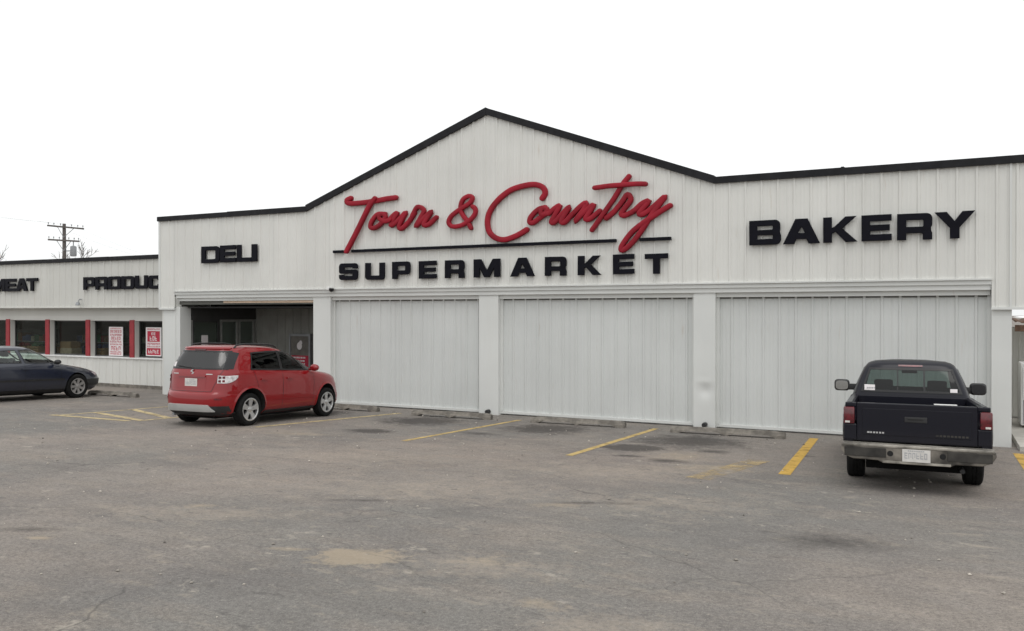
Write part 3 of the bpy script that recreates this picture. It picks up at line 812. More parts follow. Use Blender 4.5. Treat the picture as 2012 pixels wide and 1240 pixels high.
# ================================================================== signs
SCRIPT_STROKES = [
    ('T', [(-13.39, 5.353), (-13.517, 5.302), (-13.453, 5.225), (-13.145, 5.214), (-12.824, 5.225), (-12.541, 5.244), (-12.262, 5.271), (-12.003, 5.284)]),
    ('T', [(-12.611, 5.292), (-12.753, 5.155), (-12.895, 4.938), (-13.074, 4.642), (-13.272, 4.329), (-13.49, 3.999)]),
    ('o', [(-12.314, 4.894), (-12.541, 4.891), (-12.717, 4.726), (-12.753, 4.576), (-12.611, 4.563), (-12.401, 4.682), (-12.297, 4.835), (-12.436, 4.9), (-12.471, 4.787), (-12.332, 4.708), (-12.158, 4.735)]),
    ('w', [(-12.227, 4.717), (-12.089, 4.839), (-11.961, 4.904), (-12.072, 4.738), (-12.158, 4.599), (-12.038, 4.637), (-11.867, 4.771), (-11.705, 4.904), (-11.815, 4.726), (-11.909, 4.545), (-11.815, 4.513), (-11.612, 4.673), (-11.444, 4.876)]),
    ('n', [(-11.511, 4.809), (-11.361, 5.013), (-11.178, 4.918), (-11.294, 4.714), (-11.411, 4.537), (-11.244, 4.67), (-10.964, 4.879), (-11.079, 4.717), (-11.178, 4.568), (-11.029, 4.575), (-10.817, 4.732)]),
    ('&', [(-9.856, 4.433), (-9.95, 4.587), (-10.107, 4.8), (-10.131, 4.979), (-10.06, 5.125), (-9.903, 5.191), (-9.817, 5.138), (-9.872, 5.032), (-10.029, 4.946), (-10.25, 4.835), (-10.409, 4.72), (-10.465, 4.598), (-10.401, 4.506), (-10.25, 4.485), (-10.044, 4.53), (-9.856, 4.637), (-9.739, 4.767), (-9.739, 4.876), (-9.809, 4.941)]),
    ('C', [(-8.013, 5.029), (-7.942, 5.129), (-7.978, 5.248), (-8.107, 5.328), (-8.295, 5.354), (-8.587, 5.321), (-8.835, 5.251), (-9.089, 5.094), (-9.286, 4.904), (-9.393, 4.722), (-9.424, 4.535), (-9.385, 4.345), (-9.271, 4.213), (-9.104, 4.139), (-8.939, 4.126), (-8.731, 4.178), (-8.539, 4.256), (-8.4, 4.329)]),
    ('o', [(-7.935, 4.816), (-8.107, 4.773), (-8.281, 4.625), (-8.324, 4.509), (-8.252, 4.473), (-8.093, 4.563), (-7.921, 4.685), (-7.892, 4.774), (-8.006, 4.794), (-8.021, 4.651), (-7.835, 4.681)]),
    ('u', [(-7.835, 4.668), (-7.693, 4.777), (-7.567, 4.828), (-7.679, 4.634), (-7.778, 4.477), (-7.693, 4.466), (-7.511, 4.638), (-7.329, 4.795), (-7.441, 4.621), (-7.532, 4.465), (-7.441, 4.454), (-7.274, 4.613)]),
    ('n', [(-7.329, 4.564), (-7.136, 4.746), (-6.958, 4.863), (-6.958, 4.774), (-7.095, 4.603), (-7.212, 4.462), (-7.054, 4.601), (-6.89, 4.732), (-6.761, 4.807), (-6.863, 4.642), (-6.958, 4.507), (-6.849, 4.502), (-6.62, 4.661)]),
    ('t', [(-5.949, 5.373), (-6.098, 5.206), (-6.278, 4.933), (-6.475, 4.672), (-6.643, 4.45), (-6.797, 4.255)]),
    ('t', [(-6.72, 5.169), (-6.384, 5.19), (-6.083, 5.191), (-5.787, 5.192), (-5.567, 5.177)]),
    ('r', [(-6.468, 4.499), (-6.308, 4.62), (-6.128, 4.81), (-5.986, 4.986), (-5.912, 4.868), (-6.024, 4.719), (-6.128, 4.575), (-6.053, 4.536), (-5.86, 4.61), (-5.772, 4.676)]),
    ('y', [(-5.816, 4.636), (-5.655, 4.768), (-5.502, 4.816), (-5.64, 4.655), (-5.728, 4.554), (-5.626, 4.542), (-5.422, 4.671), (-5.15, 4.892), (-5.293, 4.706), (-5.48, 4.464), (-5.626, 4.246), (-5.816, 4.001), (-6.009, 3.824), (-6.121, 3.785), (-6.098, 3.898), (-5.89, 4.159), (-5.64, 4.346), (-5.422, 4.475), (-5.207, 4.603), (-5.036, 4.691)]),
]
SUPERMARKET_BOXES = [('S', -13.75, -13.174, 3.263, 3.705), ('U', -12.925, -12.341, 3.26, 3.683), ('P', -12.101, -11.576, 3.269, 3.685), ('E', -11.318, -10.823, 3.27, 3.686), ('R', -10.574, -10.046, 3.263, 3.676), ('M', -9.781, -9.085, 3.268, 3.693), ('A', -8.814, -8.204, 3.271, 3.684), ('R', -7.938, -7.422, 3.275, 3.68), ('K', -7.134, -6.594, 3.269, 3.689), ('E', -6.307, -5.834, 3.263, 3.685), ('T', -5.587, -5.088, 3.267, 3.695)]
DELI_BOXES = [('D', -18.622, -17.929, 3.833, 4.296), ('E', -17.895, -17.319, 3.829, 4.295), ('L', -17.268, -16.753, 3.827, 4.287), ('I', -16.728, -16.55, 3.823, 4.288)]
BAKERY_BOXES = [('B', -3.396, -2.785, 3.788, 4.266), ('A', -2.736, -2.055, 3.797, 4.272), ('K', -1.983, -1.377, 3.8, 4.286), ('E', -1.295, -0.776, 3.799, 4.286), ('R', -0.679, -0.093, 3.8, 4.291), ('Y', -0.045, 0.602, 3.808, 4.296)]
MEAT_BOXES = [('M', -29.576, -28.79, 3.156, 3.602), ('E', -28.75, -28.17, 3.164, 3.589), ('A', -28.18, -27.561, 3.166, 3.588), ('T', -27.619, -27.035, 3.166, 3.588)]
PRODUCE_BOXES = [('P', -24.705, -24.173, 3.177, 3.585), ('R', -24.13, -23.574, 3.17, 3.58), ('O', -23.54, -22.945, 3.169, 3.577), ('D', -22.911, -22.337, 3.164, 3.571), ('U', -22.288, -21.734, 3.162, 3.568), ('C', -21.674, -21.142, 3.16, 3.556), ('E', -21.103, -20.64, 3.159, 3.554)]
# underline: [(-13.945, 3.99), (-13.683, 3.995), (-13.391, 3.999), (-6.232, 4.006), (-5.713, 4.014), (-5.02, 4.019)]


def arc(cx_, cy_, r, a0, a1, n=7):
    return [(cx_ + r * math.cos(R(a0 + (a1 - a0) * i / (n - 1))), cy_ + r * math.sin(R(a0 + (a1 - a0) * i / (n - 1)))) for i in range(n)]


def rrect(x0, y0, x1, y1, bl=0, br=0, tr=0, tl=0):
    p = []
    p += arc(x0 + bl, y0 + bl, bl, 180, 270) if bl else [(x0, y0)]
    p += arc(x1 - br, y0 + br, br, 270, 360) if br else [(x1, y0)]
    p += arc(x1 - tr, y1 - tr, tr, 0, 90) if tr else [(x1, y1)]
    p += arc(x0 + tl, y1 - tl, tl, 90, 180) if tl else [(x0, y1)]
    return p


def glyph(ch, w, h):
    """wide heavy block capitals: list of closed loops (first outer, rest holes)"""
    tv = min(0.275 * w, 0.15); th = 0.235 * h; r = 0.20 * h; ri = 0.05 * h
    ym = h * 0.5
    if ch == 'I': return [[(0, 0), (w, 0), (w, h), (0, h)]]
    if ch == 'L': return [[(0, 0), (w, 0), (w, th), (tv, th), (tv, h), (0, h)]]
    if ch == 'T': return [[(w / 2 - tv / 2, 0), (w / 2 + tv / 2, 0), (w / 2 + tv / 2, h - th), (w, h - th), (w, h), (0, h), (0, h - th), (w / 2 - tv / 2, h - th)]]
    if ch == 'E':
        g = th * 0.92; m0, m1 = ym - g / 2, ym + g / 2
        return [[(0, 0), (w, 0), (w, th), (tv, th), (tv, m0), (w * 0.94, m0), (w * 0.94, m1), (tv, m1), (tv, h - th), (w, h - th), (w, h), (0, h)]]
    if ch == 'D': return [rrect(0, 0, w, h, 0, r * 1.4, r * 1.4, 0), rrect(tv, th * 0.95, w - tv, h - th * 0.95, ri, r * .4, r * .4, ri)[::-1]]
    if ch == 'O': return [rrect(0, 0, w, h, r, r, r, r), rrect(tv, th * 0.95, w - tv, h - th * 0.95, ri, ri, ri, ri)[::-1]]
    if ch == 'P':
        hb = h * 0.26
        return [[(0, 0), (tv, 0), (tv, hb)] + arc(w - r, hb + r, r, 270, 360) + arc(w - r, h - r, r, 0, 90) + [(0, h)], rrect(tv, hb + th * 0.95, w - tv * 0.95, h - th, 0, ri, ri, 0)[::-1]]
    if ch == 'R':
        hb = h * 0.24
        return [[(0, 0), (tv, 0), (tv, hb + 0.02 * h)] + [(w - tv - ri, hb + 0.02 * h), (w - tv, hb - 0.04 * h), (w - tv, 0), (w, 0), (w, hb), (w - 0.04 * h, hb + 0.10 * h)] + arc(w - r * .8, h * 0.42 + r * .8, r * .8, 315, 360, 4) + arc(w - r, h - r, r, 0, 90) + [(0, h)],
                rrect(tv, hb + th * 1.05, w - tv * 0.95, h - th, 0, ri, ri, 0)[::-1]]
    if ch == 'B':
        q = 0.05 * h
        return [[(0, 0)] + arc(w - r, r, r, 270, 360) + [(w, ym - r * .7), (w - q, ym), (w - q * .6, ym + r * .5)] + arc(w - q * .6 - r, h - r, r, 0, 90) + [(0, h)],
                rrect(tv, th * 0.95, w - tv, ym - th * .42, 0, ri, ri, 0)[::-1], rrect(tv, ym + th * .42, w - tv, h - th * .95, 0, ri, ri, 0)[::-1]]
    if ch == 'S':
        d = 0.12 * h; m = th * 0.48
        return [arc(r, r, r, 180, 270) + arc(w - r, r, r, 270, 360) + arc(w - r * .7, ym + m - r * .7, r * .7, 0, 90, 5) + [(tv, ym + m), (tv, h - th), (w - tv, h - th), (w - tv, h - th - d * .6), (w, h - th - d * .6)] + arc(w - r, h - r, r, 0, 90) + arc(r, h - r, r, 90, 180)
                + arc(r * .7, ym - m + r * .7, r * .7, 180, 270, 5) + [(w - tv, ym - m), (w - tv, th), (tv, th), (tv, th + d * .6), (0, th + d * .6)]]
    if ch == 'U': return [arc(r, r, r, 180, 270) + arc(w - r, r, r, 270, 360) + [(w, h), (w - tv, h), (w - tv, th), (tv, th), (tv, h), (0, h)]]
    if ch == 'C':
        d = 0.10 * h
        return [arc(r, r, r, 180, 270) + arc(w - r, r, r, 270, 360) + [(w, th + d), (w - tv, th + d), (w - tv, th), (tv, th), (tv, h - th), (w - tv, h - th), (w - tv, h - th - d), (w, h - th - d)] + arc(w - r, h - r, r, 0, 90) + arc(r, h - r, r, 90, 180)]
    if ch == 'A':
        tw = w * 0.33; s = w * 0.30
        return [[(0, 0), (s, 0), (s + w * .055, h * 0.19), (w - s - w * .055, h * 0.19), (w - s, 0), (w, 0), (w / 2 + tw / 2, h), (w / 2 - tw / 2, h)],
                [(w * 0.5 - w * .105, h * 0.42), (w * 0.5, h * 0.71), (w * 0.5 + w * .105, h * 0.42)]]
    if ch == 'M':
        return [[(0, 0), (tv, 0), (tv, h * .58), (w * .40, 0), (w * .60, 0), (w - tv, h * .58), (w - tv, 0), (w, 0), (w, h), (w - tv * 1.25, h), (w / 2, h * .36), (tv * 1.25, h), (0, h)]]
    if ch == 'K':
        return [[(0, 0), (tv, 0), (tv, h * .36), (w * .36, h * .42), (w * .66, 0), (w, 0), (w * .56, h * .54), (w * .97, h), (w * .66, h), (w * .34, h * .62), (tv, h * .57), (tv, h), (0, h)]]
    if ch == 'Y':
        return [[(w / 2 - tv / 2, 0), (w / 2 + tv / 2, 0), (w / 2 + tv / 2, h * .40), (w, h), (w * .70, h), (w / 2, h * .64), (w * .30, h), (0, h), (w / 2 - tv / 2, h * .40)]]
    raise KeyError(ch)


def letter_mesh(ch, w, h, depth=0.04):
    cu = bpy.data.curves.new('letter_outline', 'CURVE')
    cu.dimensions = '2D'; cu.fill_mode = 'BOTH'; cu.extrude = depth / 2; cu.bevel_depth = 0.004; cu.bevel_resolution = 1
    for loop in glyph(ch, w, h):
        sp = cu.splines.new('POLY'); sp.points.add(len(loop) - 1)
        for p, (x, y) in zip(sp.points, loop): p.co = (x, y, 0, 1)
        sp.use_cyclic_u = True
    o = bpy.data.objects.new('tmp', cu); COL.objects.link(o)
    dg = bpy.context.evaluated_depsgraph_get()
    me = bpy.data.meshes.new_from_object(o.evaluated_get(dg))
    bpy.data.objects.remove(o); bpy.data.curves.remove(cu)
    for v in me.vertices: v.co = (v.co.x, -v.co.z, v.co.y)
    me.update()
    bm = bmesh.new(); bm.from_mesh(me); bmesh.ops.recalc_face_normals(bm, faces=bm.faces); bm.to_mesh(me); bm.free()
    return me


def block_sign(name, boxes, y, label):
    z0 = sum(b[3] for b in boxes) / len(boxes); z1 = sum(b[4] for b in boxes) / len(boxes)
    root = empty(name, (boxes[0][1], y, z0))
    tag(root, label, 'sign', 'black lettering on the shop front')
    for ch, a, b, _, _ in boxes:
        me = letter_mesh(ch, b - a, z1 - z0)
        me.materials.append(M['blackletter'])
        o = link(bpy.data.objects.new('letter', me), root)
        o.location = (a - boxes[0][1], random.uniform(-0.004, 0.004), random.uniform(-0.006, 0.006))
        o.rotation_euler = (0, R(random.uniform(-0.5, 0.5)), 0)
        o['label'] = 'black capital letter ' + ch
        # stand-off studs reach back to the cladding
    return root


block_sign('supermarket_lettering', SUPERMARKET_BOXES, -0.105, 'black block letters SUPERMARKET under the red script')
block_sign('deli_lettering', DELI_BOXES, -0.105, 'black block letters DELI above the entrance')
block_sign('bakery_lettering', BAKERY_BOXES, -0.105, 'large black block letters BAKERY at the right end')
block_sign('meat_lettering', MEAT_BOXES, 0.675, 'black block letters MEAT at the far left of the wing')
block_sign('produce_lettering', PRODUCE_BOXES, 0.675, 'black block letters PRODUCE on the wing, cut off by the main block')

script = empty('script_sign', (-13.5, -0.06, 4.0))
tag(script, 'red handwritten script letters Town & Country over a thin black rule', 'sign')


def catmull(pts, n=7):
    P = [Vector((p[0], 0, p[1])) for p in pts]
    P = [P[0] * 2 - P[1]] + P + [P[-1] * 2 - P[-2]]
    out = []
    for i in range(1, len(P) - 2):
        for k in range(n):
            t = k / n
            a, b, c, d = P[i - 1], P[i], P[i + 1], P[i + 2]
            out.append(0.5 * ((2 * b) + (c - a) * t + (2 * a - 5 * b + 4 * c - d) * t * t + (3 * b - a - 3 * c + d) * t ** 3))
    out.append(P[-2])
    return out


def stroke_mesh(mb, pts, w, d0):
    """channel-letter stroke: flat face, rounded shoulders, round ends"""
    C = catmull(pts)
    res = [C[0]]
    for p in C[1:]:
        if (p - res[-1]).length > 0.018: res.append(p)
    C = res
    tan = [(C[min(i + 1, len(C) - 1)] - C[max(i - 1, 0)]).normalized() for i in range(len(C))]
    hw = w / 2
    path = [(C[0] - tan[0] * hw * s, tan[0], hw * math.sqrt(max(1 - s * s, 0.002))) for s in (1.0, 0.92, 0.75, 0.45)]
    path += [(p, t, hw) for p, t in zip(C, tan)]
    path += [(C[-1] + tan[-1] * hw * s, tan[-1], hw * math.sqrt(max(1 - s * s, 0.002))) for s in (0.45, 0.75, 0.92, 1.0)]
    v = []; n = len(path)
    for i, (p, t, q) in enumerate(path):
        nrm = Vector((-t.z, 0, t.x)); dd = d0 + 0.010 * i / n
        for a, b in ((-1, 0.0), (-1, 0.058), (-0.92, 0.072), (-0.76, 0.078), (0, 0.080), (0.76, 0.078), (0.92, 0.072), (1, 0.058), (1, 0.0)):
            k = p + nrm * (a * q); v.append((k.x + 13.5, -(b + dd), k.z - 4.0))
    m = 9
    f = [(i * m + j, i * m + j + 1, (i + 1) * m + j + 1, (i + 1) * m + j) for i in range(n - 1) for j in range(m - 1)]
    f += [(i * m + m - 1, i * m, (i + 1) * m, (i + 1) * m + m - 1) for i in range(n - 1)]
    f += [tuple(range(m)), tuple((n - 1) * m + j for j in range(m))]
    mb.add(v, f)


i = 0
prev = None; cur = None
for k, (ch, pts) in enumerate(SCRIPT_STROKES):
    w = 0.125 if ch in 'TC' else (0.105 if ch in '&t' else 0.112)
    join = k + 1 < len(SCRIPT_STROKES) and SCRIPT_STROKES[k + 1][0] == ch
    if cur is None: cur = MB()
    stroke_mesh(cur, pts, w, 0.012 * (k % 3) + (0.03 if len(cur.v) else 0))
    if not join:
        o = cur.build('letter', M['redletter'], script, True, 50); cur = None
        o['label'] = 'red script letter ' + ch if ch != '&' else 'red script ampersand'
for a, b in ((-13.945, -13.62), (-13.36, -6.24), (-5.71, -5.02)):
    MB().cbox(a + 13.5, b + 13.5, -0.075, -0.005, -0.035, 0.035, 0.006).build('rule', M['blackletter'], script)

# ================================================================== small fittings on the walls
cm = empty('security_camera', (-14.03, -0.10, 3.04))
tag(cm, 'small white dome camera with black eye on the header left of the first bay', 'camera')
MB().cbox(-0.12, -0.02, -0.04, 0.05, -0.02, 0.06, 0.01).build('bracket', M['white'], cm)
MB().lathe([(0.001, -0.075), (0.03, -0.07), (0.055, -0.045), (0.065, -0.01), (0.065, 0.02), (0.001, 0.025)], 20, 'z', (0.03, -0.02, 0)).build('dome', M['lensdark'], cm, True)
fl = empty('flood_light', (-24.88, 0.70, 2.70))
tag(fl, 'small grey flood light near the lower edge of the wing fascia', 'lamp')
MB().tube([(0, 0.02, 0.16), (0, -0.06, 0.15), (0, -0.10, 0.06)], 0.018).build('arm', M['galv'], fl)
MB().lathe([(0.001, 0.05), (0.05, 0.04), (0.075, -0.05), (0.07, -0.06), (0.001, -0.05)], 16, 'z', (0, -0.11, 0.02)).build('lamp_head', M['galv'], fl, True)

# ================================================================== concrete wheel stops
def wheel_stop(x0, x1, y, label, rot=0.0):
    L_ = x1 - x0
    root = tag(empty('wheel_stop', ((x0 + x1) / 2, y, gz(y)), (R(-2.2), 0, R(rot))), label, 'wheel stop', 'concrete wheel stops along the shop front')
    h, n = L_ / 2, 14
    v = []
    for i in range(n + 1):
        x = -h + L_ * i / n
        jig = random.uniform(-0.004, 0.004); e = 0.02 if i in (0, n) else 0
        gap = 0.052 if (0.12 < i / n < 0.44 or 0.56 < i / n < 0.88) else 0.0
        for yy, zz in ((-0.095 + e, gap), (-0.092 + e, 0.06), (-0.060 + e, 0.128 - e + jig), (0.060 - e, 0.130 - e - jig), (0.092 - e, 0.06), (0.095 - e, gap)):
            v.append((x, yy, zz))
    m = 6
    f = [(i * m + j, i * m + (j + 1) % m, (i + 1) * m + (j + 1) % m, (i + 1) * m + j) for i in range(n) for j in range(m)] + [tuple(range(m)), tuple(n * m + j for j in range(m))]
    mesh_obj('kerb_block', v, f, M['concrete'], root)
    for s in (-1, 1):
        MB().lathe([(0.001, 0.004), (0.014, 0.003), (0.016, -0.01)], 10, 'z', (s * h * 0.72, 0, 0.131)).build('anchor_pin', M['rust'], root)
    return root


wheel_stop(-13.85, -11.95, -0.95, 'concrete wheel stop in front of the red car', 1.5)
wheel_stop(-10.80, -8.80, -1.12, 'concrete wheel stop at the foot of the column between the first two bays', 3.5)
wheel_stop(-7.85, -5.75, -0.95, 'concrete wheel stop before the middle bay', 2.5)
wheel_stop(-4.72, -2.55, -1.08, 'longest concrete wheel stop, beside the brightest yellow line', 3.0)
wheel_stop(-21.7, -19.75, -1.35, 'concrete wheel stop at the nose of the dark blue car', 0.5)

# ================================================================== vehicles
# local frame of every vehicle: x forward, y left, z up, origin on the ground
class Shell:
    """car body as a stack of rounded plan outlines; rows: z, x_rear, x_front, half_width, rear squareness, front squareness"""
    def __init__(s, rows):
        s.T = np.array(rows, float); s.z = s.T[:, 0]
        # monotone cubic slopes
        h = np.diff(s.z); s.m = np.zeros_like(s.T)
        for c in range(1, s.T.shape[1]):
            d = np.diff(s.T[:, c]) / h
            m = np.zeros(len(s.z)); m[0], m[-1] = d[0], d[-1]
            for i in range(1, len(d)):
                m[i] = 0 if d[i - 1] * d[i] <= 0 else 2 * d[i - 1] * d[i] / (d[i - 1] + d[i])
            s.m[:, c] = m

    def at(s, z):
        z = min(max(z, s.z[0]), s.z[-1]); i = min(int(np.searchsorted(s.z, z, 'right')) - 1, len(s.z) - 2)
        h = s.z[i + 1] - s.z[i]; t = (z - s.z[i]) / h
        return ((1 + 2 * t) * (1 - t) ** 2 * s.T[i] + t * (1 - t) ** 2 * h * s.m[i] + t * t * (3 - 2 * t) * s.T[i + 1] + t * t * (t - 1) * h * s.m[i + 1])[1:]

    def side_y(s, x, z):
        xr, xf, b, nr, nf = s.at(z); xm, a = (xr + xf) / 2, (xf - xr) / 2
        k = (x - xm) / a; n = nf if k > 0 else nr
        return b * max(1 - min(abs(k), 1) ** n, 0) ** (1 / n)

    def rear_x(s, y, z):
        xr, xf, b, nr, nf = s.at(z); xm, a = (xr + xf) / 2, (xf - xr) / 2
        return xm - a * max(1 - min(abs(y / b), 1) ** nr, 0) ** (1 / nr)

    def front_x(s, y, z):
        xr, xf, b, nr, nf = s.at(z); xm, a = (xr + xf) / 2, (xf - xr) / 2
        return xm + a * max(1 - min(abs(y / b), 1) ** nf, 0) ** (1 / nf)

    def half(s, z, n=900):
        """left half outline from rear centre to front centre (dense)"""
        xr, xf, b, nr, nf = s.at(z); xm, a = (xr + xf) / 2, (xf - xr) / 2
        t = np.linspace(math.pi, 0, n); t = math.pi / 2 - (math.pi / 2) * np.sign(math.pi / 2 - t) * np.abs((math.pi / 2 - t) / (math.pi / 2)) ** 1.0
        # refine near the ends where the outline runs fast
        u = np.linspace(0, 1, n); t = math.pi * (1 - (0.5 - 0.5 * np.cos(math.pi * (0.5 - 0.5 * np.cos(math.pi * u)))))
        c, si = np.cos(t), np.abs(np.sin(t)); ex = np.where(c < 0, 2 / nr, 2 / nf)
        x = xm + a * np.sign(c) * np.abs(c) ** ex; y = b * si ** ex
        return x, y

    def resample(s, z, n):
        x, y = s.half(z); d = np.concatenate([[0], np.cumsum(np.hypot(np.diff(x), np.diff(y)))])
        q = np.linspace(0, d[-1], n)
        return np.interp(q, d, x), np.interp(q, d, y)

    def perim(s, sdist, z, side):
        """point at arc length sdist from the rear centre round towards a side (+1 left, -1 right) and its outward normal"""
        x, y = s.half(z); d = np.concatenate([[0], np.cumsum(np.hypot(np.diff(x), np.diff(y)))])
        f = lambda q: (np.interp(q, d, x), np.interp(q, d, y))
        p, a, b = f(abs(sdist)), f(abs(sdist) - 0.01), f(abs(sdist) + 0.01)
        tx, ty = b[0] - a[0], b[1] - a[1]; l = math.hypot(tx, ty) or 1
        sg = side if sdist >= 0 else -side
        return Vector((p[0], sg * p[1], z)), Vector((-ty / l, sg * tx / l, 0))

    def body(s, name, mat, parent, axles=(), arch_r=0.36, arch_z=0.32, holes=(), n=150, dz=0.022):
        zs = list(np.linspace(s.z[0], s.z[-1], int((s.z[-1] - s.z[0]) / dz)))
        v = []; m = 2 * n - 2
        for z in zs:
            x, y = s.resample(z, n)
            v += [(x[i], y[i], z) for i in range(n)] + [(x[i], -y[i], z) for i in range(n - 2, 0, -1)]
        f = [(j * m + i, j * m + (i + 1) % m, (j + 1) * m + (i + 1) % m, (j + 1) * m + i) for j in range(len(zs) - 1) for i in range(m)]
        f += [tuple(range(m))[::-1], tuple((len(zs) - 1) * m + i for i in range(m))]
        o = mesh_obj(name, v, f, mat, None)
        o.data.materials.append(M['well'])
        for ax_ in axles:
            for sg in (1, -1):
                c = MB(); pr = [(arch_r * math.cos(2 * math.pi * k / 40), arch_r * math.sin(2 * math.pi * k / 40)) for k in range(40)]
                c.prism([(ax_ + a, arch_z + b) for a, b in pr], sg * 0.42, sg * 1.3, 'y')
                cut = c.build('cutter', None)
                cut.data.materials.append(mat); cut.data.materials.append(M['well'])
                for p in cut.data.polygons: p.material_index = 1
                md = o.modifiers.new('arch', 'BOOLEAN'); md.object = cut; md.operation = 'DIFFERENCE'; md.solver = 'EXACT'
                dg = bpy.context.evaluated_depsgraph_get()
                me = bpy.data.meshes.new_from_object(o.evaluated_get(dg))
                o.modifiers.clear(); old = o.data; o.data = me; bpy.data.meshes.remove(old)
                bpy.data.objects.remove(cut)
        bm = bmesh.new(); bm.from_mesh(o.data)
        kill = []
        for fc in bm.faces:
            c = fc.calc_center_median(); nr = fc.normal
            for h in holes:
                if h(c, nr): kill.append(fc); break
        bmesh.ops.delete(bm, geom=kill, context='FACES')
        bm.to_mesh(o.data); bm.free()
        o.data.shade_smooth(); o.data.set_sharp_from_angle(angle=R(32))
        o.name = name; o.parent = parent
        return o


def lerp_poly(P, t):
    t = t * (len(P) - 1); i = min(int(t), len(P) - 2); k = t - i
    return tuple(P[i][j] * (1 - k) + P[i + 1][j] * k for j in range(len(P[0])))


def grid_mesh(name, fn, nu, nv, mat, parent, skirt=None):
    """surface patch from fn(u,v) -> (point, normal); optional skirt pushed inwards so the piece has thickness"""
    v, nn = [], []
    for j in range(nv + 1):
        for i in range(nu + 1):
            p, q = fn(i / nu, j / nv); v.append(Vector(p)); nn.append(q)
    w = nu + 1
    f = [(j * w + i, j * w + i + 1, (j + 1) * w + i + 1, (j + 1) * w + i) for j in range(nv) for i in range(nu)]
    if skirt:
        edge = [i for i in range(w)] + [j * w + nu for j in range(1, nv + 1)] + [nv * w + i for i in range(nu - 1, -1, -1)] + [j * w for j in range(nv - 1, 0, -1)]
        b = len(v); v += [v[i] - nn[i] * skirt for i in edge]; m = len(edge)
        f += [(edge[k], edge[(k + 1) % m], b + (k + 1) % m, b + k) for k in range(m)]
    return mesh_obj(name, v, f, mat, parent, True, 40)


def side_patch(name, sh, bot, top, sg, off, mat, parent, nu=18, nv=8, skirt=None, u0=0, u1=1, v0=0, v1=1):
    def fn(u, v):
        u = u0 + (u1 - u0) * u; v = v0 + (v1 - v0) * v
        a, b = lerp_poly(bot, u), lerp_poly(top, u); x, z = a[0] * (1 - v) + b[0] * v, a[1] * (1 - v) + b[1] * v
        y = sh.side_y(x, z); e = 0.02
        n = Vector((-(sh.side_y(x + e, z) - sh.side_y(x - e, z)) / (2 * e), 1, -(sh.side_y(x, z + e) - sh.side_y(x, z - e)) / (2 * e))).normalized()
        p = Vector((x, y, z)) + n * off
        return (p.x, sg * p.y, p.z), Vector((n.x, sg * n.y, n.z))
    return grid_mesh(name, fn, nu, nv, mat, parent, skirt)


def end_patch(name, sh, ylo, yhi, zlo, zhi, off, mat, parent, front=False, nu=20, nv=8, skirt=None):
    """patch on the rear (or front) face: ylo/yhi functions of v or numbers"""
    fx = sh.front_x if front else sh.rear_x; sx = 1 if front else -1
    F = lambda q, v: q(v) if callable(q) else q

    def fn(u, v):
        z = zlo + (zhi - zlo) * v; a, b = F(ylo, v), F(yhi, v); y = a + (b - a) * u; e = 0.015
        x = fx(y, z)
        n = Vector((1, -(fx(y + e, z) - fx(y - e, z)) / (2 * e), -(fx(y, z + e) - fx(y, z - e)) / (2 * e))).normalized() * sx
        p = Vector((x, y, z)) + n * off
        return p, n
    return grid_mesh(name, fn, nu, nv, mat, parent, skirt)


def perim_patch(name, sh, s0, s1, zlo, zhi, side, off, mat, parent, nu=20, nv=5, skirt=None):
    F = lambda q, u: q(u) if callable(q) else q

    def fn(u, v):
        s_ = s0 + (s1 - s0) * u; z = F(zlo, u) + (F(zhi, u) - F(zlo, u)) * v
        p, n = sh.perim(s_, z, side)
        return p + n * off, n
    return grid_mesh(name, fn, nu, nv, mat, parent, skirt)


def poly_in(poly, x, z):
    r = False; j = len(poly) - 1
    for i in range(len(poly)):
        if (poly[i][1] > z) != (poly[j][1] > z) and x < (poly[j][0] - poly[i][0]) * (z - poly[i][1]) / (poly[j][1] - poly[i][1]) + poly[i][0]: r = not r
        j = i
    return r


def side_window(sh, bot, top, glassm, parent, border=0.03, nm='side_window'):
    """glazed opening on both sides with a black seal; returns the hole test"""
    poly = list(bot) + list(top)[::-1]
    cx_, cz_ = sum(p[0] for p in poly) / len(poly), sum(p[1] for p in poly) / len(poly)
    L_ = max(p[0] for p in poly) - min(p[0] for p in poly); H_ = max(p[1] for p in poly) - min(p[1] for p in poly)
    bu, bv = border / L_, border / H_
    for sg in (1, -1):
        g = side_patch(nm, sh, bot, top, sg, 0.004, glassm, parent)
        mb = MB()
        for a in ((0, 1, 0, bv), (0, 1, 1 - bv, 1), (0, bu, bv, 1 - bv), (1 - bu, 1, bv, 1 - bv)):
            q = side_patch('seal', sh, bot, top, sg, 0.007, M['seal'], None, 14, 4, None, *a)
            mb.add([v.co[:] for v in q.data.vertices], [list(p.vertices) for p in q.data.polygons]); bpy.data.objects.remove(q)
        mb.build('seal', M['seal'], g)
    sx, sz = 1 - 1.3 * border / L_, 1 - 1.3 * border / H_
    inner = [(cx_ + (p[0] - cx_) * sx, cz_ + (p[1] - cz_) * sz) for p in poly]
    return lambda c, n: abs(n.y) > 0.45 and poly_in(inner, c.x, c.z)


